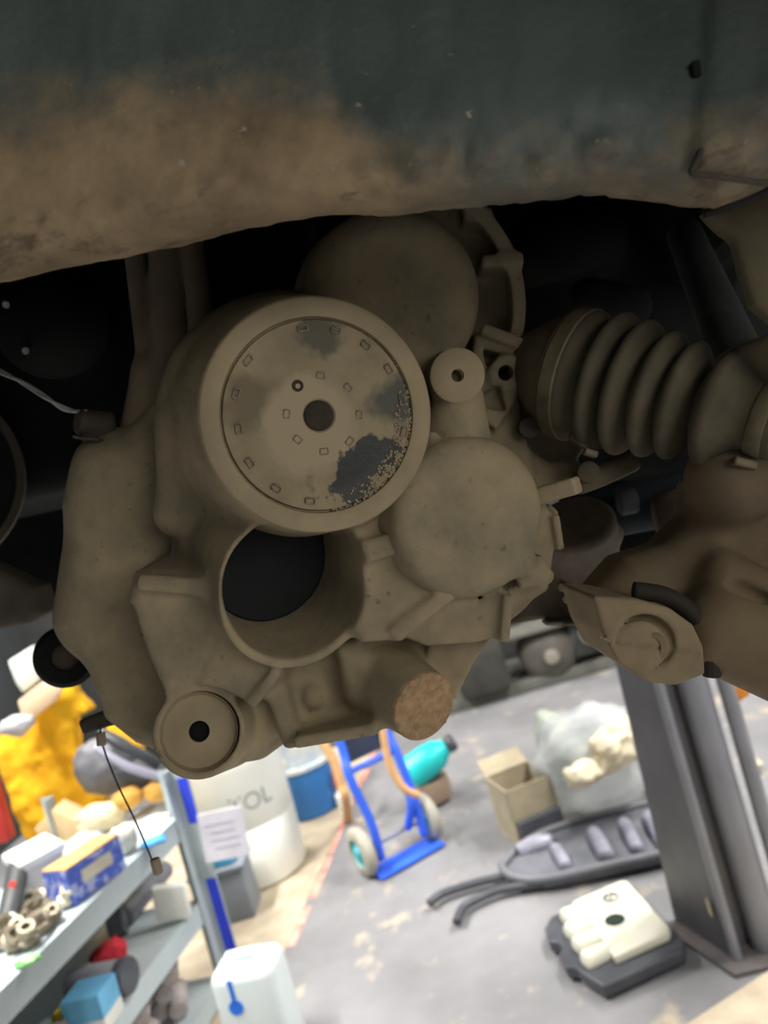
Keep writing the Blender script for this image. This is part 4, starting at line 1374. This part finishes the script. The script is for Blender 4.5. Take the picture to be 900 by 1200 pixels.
MB().cyl(V(692, 742, 5.22), V(692, 742, 5.1), 0.085, 0.08, n=24, bevel=0.012).build('motor_end', mat('motor_grey', (0.10, 0.105, 0.09), rough=0.6), ac, True, angle=40)
MB().box(V(650, 728, 5.3), (0.75, 0.30, 0.03), bevel=0.005).build('deck', mat('deck_grey', (0.13, 0.125, 0.11), rough=0.7), ac)
for dx in (-0.22, 0.22):
    MB().box((g.x + dx, g.y + 0.2, 0.08 + (g.z - 0.15) / 2 - 0.02), (0.04, 0.05, max(g.z - 0.19, 0.05))).build('foot', mat('motor_dark', (0.055, 0.06, 0.055), rough=0.6), ac)
g = V(560, 775, 5.3)
o = MB().box((g.x, g.y, 0.08 + 0.20), (0.34, 0.3, 0.40), bevel=0.02).build('oil_tank', mat('olive_tank', (0.045, 0.043, 0.034), (0.025, 0.025, 0.022), rough=0.7, scale=7), None, True, angle=40)
tag(o, 'dark olive metal tank on the kerb left of the round machine', 'tank')

# ---- steel rack on the left
q0, q1 = Vector((-1.148, 1.766, 0)), Vector((-0.974, 2.64, 0))
rt = (q1 - q0).normalized()
rn = Vector((-rt.y, rt.x, 0))                                   # towards the back of the rack
q0 = q0 - rt * 0.75
LR = (q1 - q0).length
rk = thing('steel_rack', 'pale blue grey steel rack with three shelves at the lower left', 'rack', (q0 + q1) / 2 + rn * 0.24)
STEEL = mat('pale_blue_steel', (0.47, 0.54, 0.56), (0.42, 0.49, 0.51), rough=0.4, scale=4)
Z1, Z2, Z3 = 0.64, 0.345, 0.075
RD = 0.46


def rp(s_, t_, zz):
    """point on the rack: s along from the far end towards us, t back from the front"""
    return q1 - rt * s_ + rn * t_ + z * zz


for zz, fh in ((Z1, 0.075), (Z2, 0.07), (Z3, 0.06)):
    sh_ = MB().prism([rp(0, 0, zz - 0.006), rp(LR, 0, zz - 0.006), rp(LR, RD, zz - 0.006), rp(0, RD, zz - 0.006)], z * 0.006).build('shelf', STEEL, rk)
    MB().prism([rp(0, 0, zz - fh), rp(LR, 0, zz - fh), rp(LR, 0, zz), rp(0, 0, zz)], -rn * 0.006).build('fascia', STEEL, sh_)
for s_, t_ in ((-0.02, -0.012), (-0.02, RD), (LR - 0.03, 0), (LR - 0.03, RD)):
    c_ = rp(s_, t_, 0)
    top_z = 0.80 if s_ < 0 else 0.70
    up = MB().prism([c_, c_ - rt * 0.05, c_ - rt * 0.05 + rn * 0.004, c_ + rn * 0.004], z * top_z)
    up.prism([c_, c_ + rt * 0.004, c_ + rt * 0.004 + rn * 0.05, c_ + rn * 0.05], z * top_z)
    if s_ < 0 and t_ < 0:
        up.prism([c_, c_ - rn * 0.058, c_ - rn * 0.058 + rt * 0.004, c_ + rt * 0.004], z * top_z)
    up = up.build('upright', STEEL, rk)
    if s_ < 0 and t_ < 0:
        for za, zb in ((0.60, 0.76), (0.14, 0.40)):
            MB().prism([c_ - rn * 0.016 + z * za, c_ - rn * 0.054 + z * za, c_ - rn * 0.054 + z * zb, c_ - rn * 0.016 + z * zb], -rt * 0.0025).build('blue_tape', mat('blue_tape', (0.035, 0.07, 0.80), rough=0.45, scale=8), up)
MB().prism([rp(0, RD, 0.02), rp(LR, RD, 0.02), rp(LR, RD, Z1), rp(0, RD, Z1)], rn * 0.004).build('back_panel', mat('rack_back', (0.10, 0.11, 0.13), rough=0.6), rk)


def at_front(px, py, t_=0.0):
    """where the view ray meets the upright plane t back from the rack front"""
    u, v = uv(px, py)
    d = Vector((u / F, 1.0, -v / F))
    o_ = Vector((0, 0, CAMH))
    p_ = q1 + rn * t_
    k = (p_ - o_).dot(rn) / d.dot(rn)
    return o_ + d * k


# things lying on the middle shelf and below
RR = Matrix((rt, rn, z)).transposed()
pc = at_front(208, 1056, 0.0)
wb = MB()
wb.box(Vector((pc.x - 0.02, pc.y, Z2 + 0.072)), (0.115, 0.035, 0.125), Matrix.Rotation(0.15, 3, 'Y') @ Matrix.Rotation(0.15, 3, 'X'), 0.014)
o = wb.build('white_box', PLA, None, True, angle=40)
tag(o, 'small white plastic box at the far end of the middle shelf', 'box')
pc = at_front(104, 1163, 0.02)
bx = thing('blue_carton', 'pale blue carton with white bottom at the front of the middle shelf', 'carton', (pc.x, pc.y, Z2 + 0.001))
Q = RR @ Matrix.Rotation(0.1, 3, 'Z')
MB().box((pc.x, pc.y, Z2 + 0.07), (0.10, 0.11, 0.065), Q, 0.003).build('top_half', mat('sky_blue_card', (0.16, 0.48, 0.74), (0.10, 0.30, 0.50), rough=0.5, scale=8), bx)
MB().box((pc.x, pc.y, Z2 + 0.019), (0.10, 0.11, 0.036), Q, 0.003).build('bottom_half', mat('white_card', (0.75, 0.75, 0.68), rough=0.6), bx)
pc = at_front(140, 1135, 0.0)
ca_ = thing('filter_can', 'grey metal filter with dark end lying on the middle shelf', 'filter', (pc.x, pc.y, Z2 + 0.001))
a_ = Vector((pc.x, pc.y, Z2 + 0.052))
MB().cyl(a_ + rn * 0.16, a_, 0.046, n=32, bevel=0.006).build('body', mat('grey_can', (0.42, 0.42, 0.47), (0.3, 0.3, 0.34), rough=0.35, metal=0.3, scale=8), ca_, True, angle=40)
MB().cyl(a_ + rn * 0.004, a_ - rn * 0.028, 0.050, n=32, bevel=0.006).build('dark_end', BLK, ca_, True, angle=40)
pc = at_front(122, 1098, 0.14)
mb = MB()
lump(mb, (pc.x, pc.y, Z2 + 0.04), 0.045, 13, 0.45, 1.8, 3, (1.2, 1.0, 0.85))
o = mb.build('red_rag', mat('red_cloth', (0.62, 0.03, 0.05), (0.42, 0.02, 0.03), rough=0.85, scale=20), None, True)
tag(o, 'bundled red rag on the middle shelf behind the grey filter', 'rag')
pc = at_front(146, 1075, 0.20)
rl = thing('tape_roll', 'black roll with grey core on the middle shelf', 'roll', (pc.x, pc.y, Z2))
a_ = Vector((pc.x, pc.y, Z2 + 0.052))
MB().lathe([(0, 0.022), (0, 0.050), (0.05, 0.050), (0.05, 0.022)], a_, rn - rt * 0.4, 32, True).build('roll', BLK, rl, True, angle=40)
MB().lathe([(-0.002, 0.003), (-0.002, 0.021), (0.05, 0.021), (0.05, 0.003)], a_, rn - rt * 0.4, 24).build('core', mat('roll_core', (0.32, 0.33, 0.35), rough=0.6), rl, True, angle=40)
pc = at_front(172, 1050, 0.22)
o = MB().cyl(Vector((pc.x, pc.y, Z2 + 0.04)) - rt * 0.15, Vector((pc.x, pc.y, Z2 + 0.05)) + rt * 0.15, 0.035, n=24, bevel=0.006).build('pipe_offcut', mat('slate_pipe', (0.19, 0.20, 0.23), rough=0.5, scale=9), None, True, angle=40)
tag(o, 'slate grey pipe offcut lying along the back of the middle shelf', 'pipe')
pc = at_front(66, 1175, 0.05)
cp = thing('grey_ring', 'grey brown ring standing on the middle shelf left of the blue carton', 'ring', (pc.x, pc.y, Z2))
MB().lathe([(0, 0.018), (0, 0.034), (0.05, 0.036), (0.05, 0.018)], Vector((pc.x, pc.y, Z2 + 0.038)), rn - rt * .3, 28, True).build('ring', mat('ring_grey', (0.26, 0.23, 0.21), rough=0.6), cp, True, angle=40)
pc = at_front(44, 1187, 0.05)
o = lump(MB(), (pc.x, pc.y, Z2 + 0.03), 0.035, 31, 0.3, 1.5, 3, (1.5, 1, .8)).build('copper_fitting', mat('copper_brown', (0.38, 0.18, 0.09), rough=0.6), None, True)
tag(o, 'orange brown fitting on the middle shelf at the bottom left corner', 'fitting')
pc = at_front(66, 1158, 0.12)
o = lump(MB(), (pc.x, pc.y, Z2 + 0.030), 0.030, 33, 0.3, 1.5, 3, (1.2, 1, .8)).build('yellow_stopper', mat('yellow_plastic', (0.70, 0.52, 0.03), rough=0.5), None, True)
tag(o, 'small yellow stopper on the middle shelf behind the grey ring', 'cap')

# cans stacked on their sides on the lowest shelf
can_me = MB().lathe([(0.0, 0.003), (0.0, 0.022), (0.004, 0.030), (0.010, 0.0315), (0.15, 0.0315), (0.154, 0.028), (0.154, 0.003)], (0, 0, 0), (0, 1, 0), 24)
CANM = mat('can_grey', (0.46, 0.42, 0.41), (0.30, 0.27, 0.265), rough=0.5, metal=0.1, scale=14)
first = None
ang_c = 0.30
cols = [(row, k, lev) for row in range(2) for lev in range(3) for k in range(3)]
for row, k, lev in cols:
    if lev == 2 and k == 2: continue
    c_ = rp(0.22 + row * 0.19, 0.045 + k * 0.0655 + (0.033 if lev % 2 else 0) + 0.05 * (row % 2) * 0, Z3 + 0.0325 + lev * 0.0568)
    if first is None:
        first = can_me.build('spray_can', CANM, None, True, local=True, angle=40)
        o = first
    else:
        o = first.copy()
        C.objects.link(o)
    o.location = c_
    o.rotation_euler = (0, 0, ang_c)
    tag(o, 'dull grey can lying with its end outwards in the pile on the lowest shelf', 'can', 'cans piled on the lowest shelf')

# things on the rack top
def top_pt(px, py, zz=Z1):
    return S(px, py, zz)


p = top_pt(106, 1040)
bc = thing('blue_parts_box', 'blue and white printed parts box with orange top on the rack top', 'box', p)
yaw = Matrix.Rotation(-0.25, 3, 'Z')
Q = RR @ yaw
MB().box(p + z * 0.052, (0.20, 0.10, 0.10), Q, 0.003).build('body', mat('blue_print', (0.08, 0.14, 0.62), (0.45, 0.50, 0.78), rough=0.5, scale=26, lo=0.42, hi=0.5), bc)
MB().box(p + z * 0.104, (0.198, 0.098, 0.006), Q, 0.001).build('lid', mat('orange_card', (0.62, 0.36, 0.12), rough=0.7, scale=10), bc)
MB().box(p + z * 0.06 + Q @ Vector((0, -0.0505, 0)), (0.11, 0.004, 0.036), Q, 0.001).build('label', mat('cream_label', (0.72, 0.68, 0.55), rough=0.6), bc)
p = top_pt(52, 1042)
wc_ = thing('white_carton', 'open white carton with grey front on the rack top beside the blue parts box', 'carton', p)
Q = RR @ Matrix.Rotation(-0.5, 3, 'Z')
MB().box(p + z * 0.05, (0.12, 0.11, 0.10), Q, 0.004).build('body', mat('grey_white_card', (0.62, 0.60, 0.55), rough=0.7), wc_)
MB().box(p + z * 0.115, (0.14, 0.12, 0.03), Q @ Matrix.Rotation(0.2, 3, 'X'), 0.008).build('flap', PLA, wc_)
p = top_pt(18, 1084)
tb = thing('black_tube', 'black tube with white ends and red dot lying on the rack top', 'tube', p)
a_, b_ = p + z * 0.034 + Vector((0.02, -0.06, 0)), p + z * 0.10 + Vector((-0.05, 0.18, 0))
MB().cyl(a_, b_, 0.030, n=28, bevel=0.004).build('body', mat('tube_black', (0.05, 0.055, 0.055), rough=0.5), tb, True, angle=40)
dd_ = (b_ - a_).normalized()
MB().cyl(a_ - dd_ * 0.012, a_ + dd_ * 0.002, 0.031, n=28, bevel=0.003).build('end_cap', PLA, tb, True, angle=40)
MB().cyl(b_ - dd_ * 0.002, b_ + dd_ * 0.02, 0.031, n=28, bevel=0.003).build('end_cap', PLA, tb, True, angle=40)
MB().cyl(a_.lerp(b_, 0.5) + Vector((0.008, -0.012, 0.022)), a_.lerp(b_, 0.5) + Vector((0.014, -0.020, 0.030)), 0.010, n=20).build('red_dot', mat('red_plastic', (0.65, 0.05, 0.05), rough=0.4), tb)

# loose metal fittings heaped on the rack top
FIT = mat('brass_grey', (0.40, 0.35, 0.26), (0.26, 0.22, 0.16), rough=0.45, metal=0.5, scale=20)
FITB = mat('bright_cap', (0.78, 0.74, 0.58), rough=0.4)
random.seed(21)
spots = [(70, 1050, 1), (78, 1064, 1), (52, 1058, 0), (60, 1072, 0), (44, 1078, 0), (56, 1086, 0), (40, 1092, 0), (66, 1080, 0), (30, 1098, 0), (22, 1088, 0), (14, 1100, 0), (34, 1110, 0), (8, 1092, 0), (18, 1112, 0), (50, 1100, 0), (6, 1112, 0)]
words = ['cream capped round fitting at the back of the heap on the rack top', 'bright cream cap at the front edge of the heap on the rack top']
for i, (px, py, br_) in enumerate(spots):
    p = top_pt(px, py)
    s_ = random.uniform(0.85, 1.25)
    up_ = Vector((random.uniform(-.6, .6), random.uniform(-.9, .1), random.uniform(0.4, 1.0)))
    ft = MB()
    ft.lathe([(0, 0.010 * s_), (0, 0.022 * s_), (0.014 * s_, 0.024 * s_), (0.018 * s_, 0.016 * s_), (0.032 * s_, 0.015 * s_), (0.034 * s_, 0.020 * s_), (0.044 * s_, 0.019 * s_), (0.044 * s_, 0.010 * s_)],
             p + z * 0.016, up_, 18, True)
    o = ft.build('pipe_fitting', FITB if br_ else FIT, None, True, angle=40)
    if br_:
        tag(o, words[i], 'fitting')
    else:
        tag(o, 'grey brass pipe fitting in the heap at the left end of the rack top', 'fitting', 'pipe fittings heaped on the rack top')
p = top_pt(33, 1130)
o = lump(MB(), p + z * 0.009, 0.022, 41, 0.4, 1.6, 3, (1.4, 0.9, .4)).build('green_tag', mat('lime_plastic', (0.30, 0.75, 0.25), rough=0.5), None, True)
tag(o, 'lime green scrap lying near the front edge of the rack top', 'scrap')
p = top_pt(182, 990)
o = lump(MB(), p + z * 0.012, 0.035, 43, 0.3, 1.6, 3, (1.2, 0.8, .35)).build('blue_wipe', mat('bright_blue', (0.06, 0.35, 0.85), rough=0.6), None, True)
tag(o, 'bright blue wipe lying on the far end of the rack top', 'wipe')
p = top_pt(150, 1000)
o = lump(MB(), p + z * 0.045, 0.05, 44, 0.3, 1.6, 3, (0.9, 0.7, 1.0)).build('clear_bag', mat('pale_film', (0.66, 0.66, 0.55), (0.5, 0.52, 0.45), rough=0.35, scale=16), None, True)
tag(o, 'small pale plastic bag of parts right of the blue parts box', 'plastic bag')
p = top_pt(176, 958)
o = MB().box(p + z * 0.004, (0.26, 0.18, 0.006), RR, 0.001).build('white_sheet', mat('sheet_white', (0.80, 0.86, 0.85), rough=0.5), None)
tag(o, 'flat white sheet lying at the far end of the rack top', 'sheet')

# ---- yellow jacket hanging behind the rack end, with things around it
yj = thing('yellow_jacket', 'bright yellow work jacket hanging behind the rack', 'jacket', V(50, 960, 3.0))
YEL = mat('yellow_cloth', (0.90, 0.50, 0.012), (0.82, 0.42, 0.01), rough=0.85, scale=8, bump=0.3, bscale=20, dist=0.01)
outl = [(0, 862), (22, 838), (55, 820), (70, 800), (82, 797), (88, 812), (96, 822), (104, 834), (88, 842), (92, 868), (96, 900), (110, 915), (128, 930), (124, 952), (110, 975), (84, 1000), (40, 1000), (24, 980), (14, 930), (2, 900)]
mb = MB()
mb.prism([V(x, y, 3.0) for x, y in outl], (0, 0.05, 0), 0.0)
bm = bmesh.new()
me_ = bpy.data.meshes.new('t')
me_.from_pydata(mb.v, [], mb.f)
bm.from_mesh(me_)
bmesh.ops.triangulate(bm, faces=bm.faces[:])
for _ in range(4):
    bmesh.ops.subdivide_edges(bm, edges=[e_ for e_ in bm.edges if e_.calc_length() > 0.03], cuts=1)
    bmesh.ops.triangulate(bm, faces=bm.faces[:])
for v in bm.verts:
    u_ = v.co.x * 9 + v.co.z * 3.5
    v.co.y += 0.022 * math.sin(u_ * 2.2) + 0.03 * mnoise.fractal(v.co * 5, 0.8, 2, 4)
bm.verts.index_update()
mk('cloth', [v.co.copy() for v in bm.verts], [[v.index for v in f_.verts] for f_ in bm.faces], YEL, yj, True)
bm.free()
mb = MB()
mb.prism([V(x, y, 3.06) for x, y in ((112, 862), (128, 850), (146, 846), (156, 855), (168, 880), (172, 900), (140, 900))], (0, 0.03, 0), 0.004)
mb.build('sleeve', YEL, yj, True, angle=40)
MB().prism([V(x, y, 2.93) for x, y in ((20, 822), (48, 800), (72, 806), (66, 820), (44, 838), (26, 842))], (0, 0.03, 0), 0.006).build('collar', mat('peach_cloth', (0.80, 0.58, 0.38), rough=0.9), yj, True, angle=40)
o = MB().prism([V(x, y, 2.96) for x, y in ((9, 775), (38, 757), (42, 768), (42, 782), (46, 796), (26, 812), (18, 800))], (0, 0.04, 0), 0.005).build('white_glove', mat('glove_white', (0.74, 0.80, 0.74), rough=0.8, scale=14), None, True, angle=40)
tag(o, 'white work glove sticking up above the yellow jacket collar', 'glove')
o = lump(MB(), V(20, 850, 2.9), 0.05, 51, 0.4, 1.5, 3, (1.4, .8, .7)).build('grey_rag', mat('grey_cloth', (0.50, 0.49, 0.52), rough=0.9, scale=18), None, True)
tag(o, 'crumpled grey rag tucked on the yellow jacket at the left edge', 'rag')
o = MB().box(V(-2, 950, 2.75), (0.05, 0.06, 0.22), bevel=0.01).build('red_bottle', mat('red_plastic', (0.65, 0.05, 0.05), rough=0.4), None, True, angle=40)
tag(o, 'red bottle standing at the left picture edge in front of the yellow jacket', 'bottle')
hg = thing('padded_bag', 'glossy dark grey padded bag with strap behind the hanging cord', 'bag', V(140, 890, 2.8))
mb = MB()
lump(mb, V(128, 895, 2.85), 0.125, 61, 0.15, 1.2, 4, (1.0, .8, .85), Matrix.Rotation(0.6, 3, 'Y'))
mb.build('body', mat('bag_grey', (0.15, 0.15, 0.165), (0.10, 0.10, 0.11), rough=0.5, scale=10), hg, True)
mb = MB()
lump(mb, V(160, 908, 2.83), 0.12, 62, 0.15, 1.2, 3, (1.0, .7, .55), Matrix.Rotation(0.4, 3, 'Y'))
mb.build('flap', mat('bag_dark', (0.09, 0.09, 0.095), rough=0.6), hg, True)
MB().tube([V(112, 876, 2.72), V(140, 893, 2.70), V(160, 902, 2.70), V(200, 914, 2.72)], 0.016, 10).build('strap', mat('bag_strap', (0.34, 0.34, 0.42), rough=0.5), hg, True)
MB().tube([V(118, 858, 2.75), V(140, 872, 2.72), V(165, 884, 2.72), V(186, 896, 2.74)], 0.020, 10).build('piping', mat('bag_piping', (0.05, 0.055, 0.06), rough=0.4), hg, True)
for px, py, k in ((150, 936, 0), (186, 926, 1)):
    o = lump(MB(), V(px, py, 2.72), 0.045, 70 + k, 0.25, 1.5, 3, (1.2, .9, .8)).build('work_glove', mat('orange_glove', (0.66, 0.34, 0.06), (0.5, 0.26, 0.05), rough=0.8, scale=15), None, True)
    tag(o, ('orange glove lying under the left part of the grey bag', 'orange glove lying right of the grey bag by the rack corner')[k], 'glove')
o = MB().prism([V(x, y, 2.72) for x, y in ((40, 972), (62, 948), (92, 962), (100, 972), (78, 992), (52, 990))], (0, 0.10, 0), 0.004).build('kraft_bag', mat('kraft_paper', (0.72, 0.52, 0.28), (0.62, 0.44, 0.24), rough=0.9, scale=12), None, True, angle=40)
tag(o, 'tan kraft paper bag on the rack in front of the yellow jacket', 'paper bag')
o = lump(MB(), V(120, 958, 2.72), 0.075, 81, 0.25, 1.5, 3, (1.3, .8, .7)).build('paper_wad', mat('pale_paper', (0.74, 0.60, 0.38), (0.66, 0.52, 0.32), rough=0.9, scale=9), None, True)
tag(o, 'crumpled pale paper wad between the yellow jacket and the white sheet', 'paper')
o = lump(MB(), V(105, 985, 2.68), 0.055, 82, 0.25, 1.5, 3, (1.2, .8, .7)).build('tissue', mat('tissue_white', (0.70, 0.70, 0.74), rough=0.9), None, True)
tag(o, 'crumpled white tissue just behind the blue parts box', 'tissue')

# ---- paper, grey crate, jerry can by the rack's end
p = V(262, 978, 2.635)
pa = thing('paper_note', 'white paper note taped on the rack end upright', 'paper', p)
MB().box(p, (0.155, 0.004, 0.17), Matrix.Rotation(0.08, 3, 'Y'), 0.0012).build('sheet', mat('note_paper', (0.80, 0.78, 0.86), rough=0.7), pa)
for k in range(4):
    MB().box(p + Vector((-0.005 + 0.004 * k, -0.003, 0.045 - k * 0.028)), (0.10 - 0.012 * (k % 2), 0.001, 0.006), Matrix.Rotation(0.08, 3, 'Y')).build('text_line', mat('faint_ink', (0.62, 0.62, 0.78), rough=0.7), pa)
o = MB().box(S(285, 1070) + Vector((-0.02, -0.03, 0.258)), (0.11, 0.06, 0.05), None, 0.006).build('blue_sponge', mat('cyan_sponge', (0.05, 0.36, 0.60), (0.03, 0.24, 0.42), rough=0.8, scale=20), None)
tag(o, 'blue sponge on the grey crate under the paper note', 'sponge')
g = S(285, 1070)
gc = thing('grey_crate', 'slate grey crate between the rack end and the white drum', 'crate', g)
SL = mat('slate_plastic', (0.20, 0.23, 0.27), (0.16, 0.185, 0.22), rough=0.5, scale=6)
MB().box(g + Vector((-0.04, 0.0, 0.11)), (0.22, 0.16, 0.21), bevel=0.012).build('body', SL, gc, True, angle=40)
MB().box(g + Vector((-0.04, 0.0, 0.222)), (0.24, 0.18, 0.02), bevel=0.006).build('rim', SL, gc, True, angle=40)
g = S(320, 1236)
jc = thing('jerry_can', 'translucent white jerry can with blue printed mark, at the bottom edge', 'jerry can', g)
JW = mat('milky_plastic', (0.74, 0.82, 0.83), (0.68, 0.76, 0.77), rough=0.35, scale=5)
ja = Matrix.Rotation(-0.15, 3, 'Z')
MB().box(g + z * 0.15, (0.20, 0.15, 0.30), ja, 0.035, 4).build('body', JW, jc, True, angle=60)
MB().box(g + z * 0.312, (0.11, 0.035, 0.022), ja, 0.010, 3).build('handle', JW, jc, True, angle=60)
for dx in (-0.045, 0.045):
    MB().box(g + z * 0.298 + ja @ Vector((dx, 0, 0)), (0.03, 0.035, 0.05), ja, 0.008).build('handle_post', JW, jc, True, angle=60)
JB = mat('blue_mark', (0.02, 0.20, 0.85), rough=0.4)
mf = ja @ Vector((0, -0.0755, 0))
m1 = MB().box(g + mf + z * 0.245 + ja @ Vector((-0.03, 0, 0)), (0.014, 0.004, 0.075), ja, 0.001)
m1.cyl(g + mf + z * 0.203 + ja @ Vector((-0.03, -0.002, 0)), g + mf + z * 0.203 + ja @ Vector((-0.03, 0.003, 0)), 0.022, n=24)
m1.build('blue_print', JB, jc)
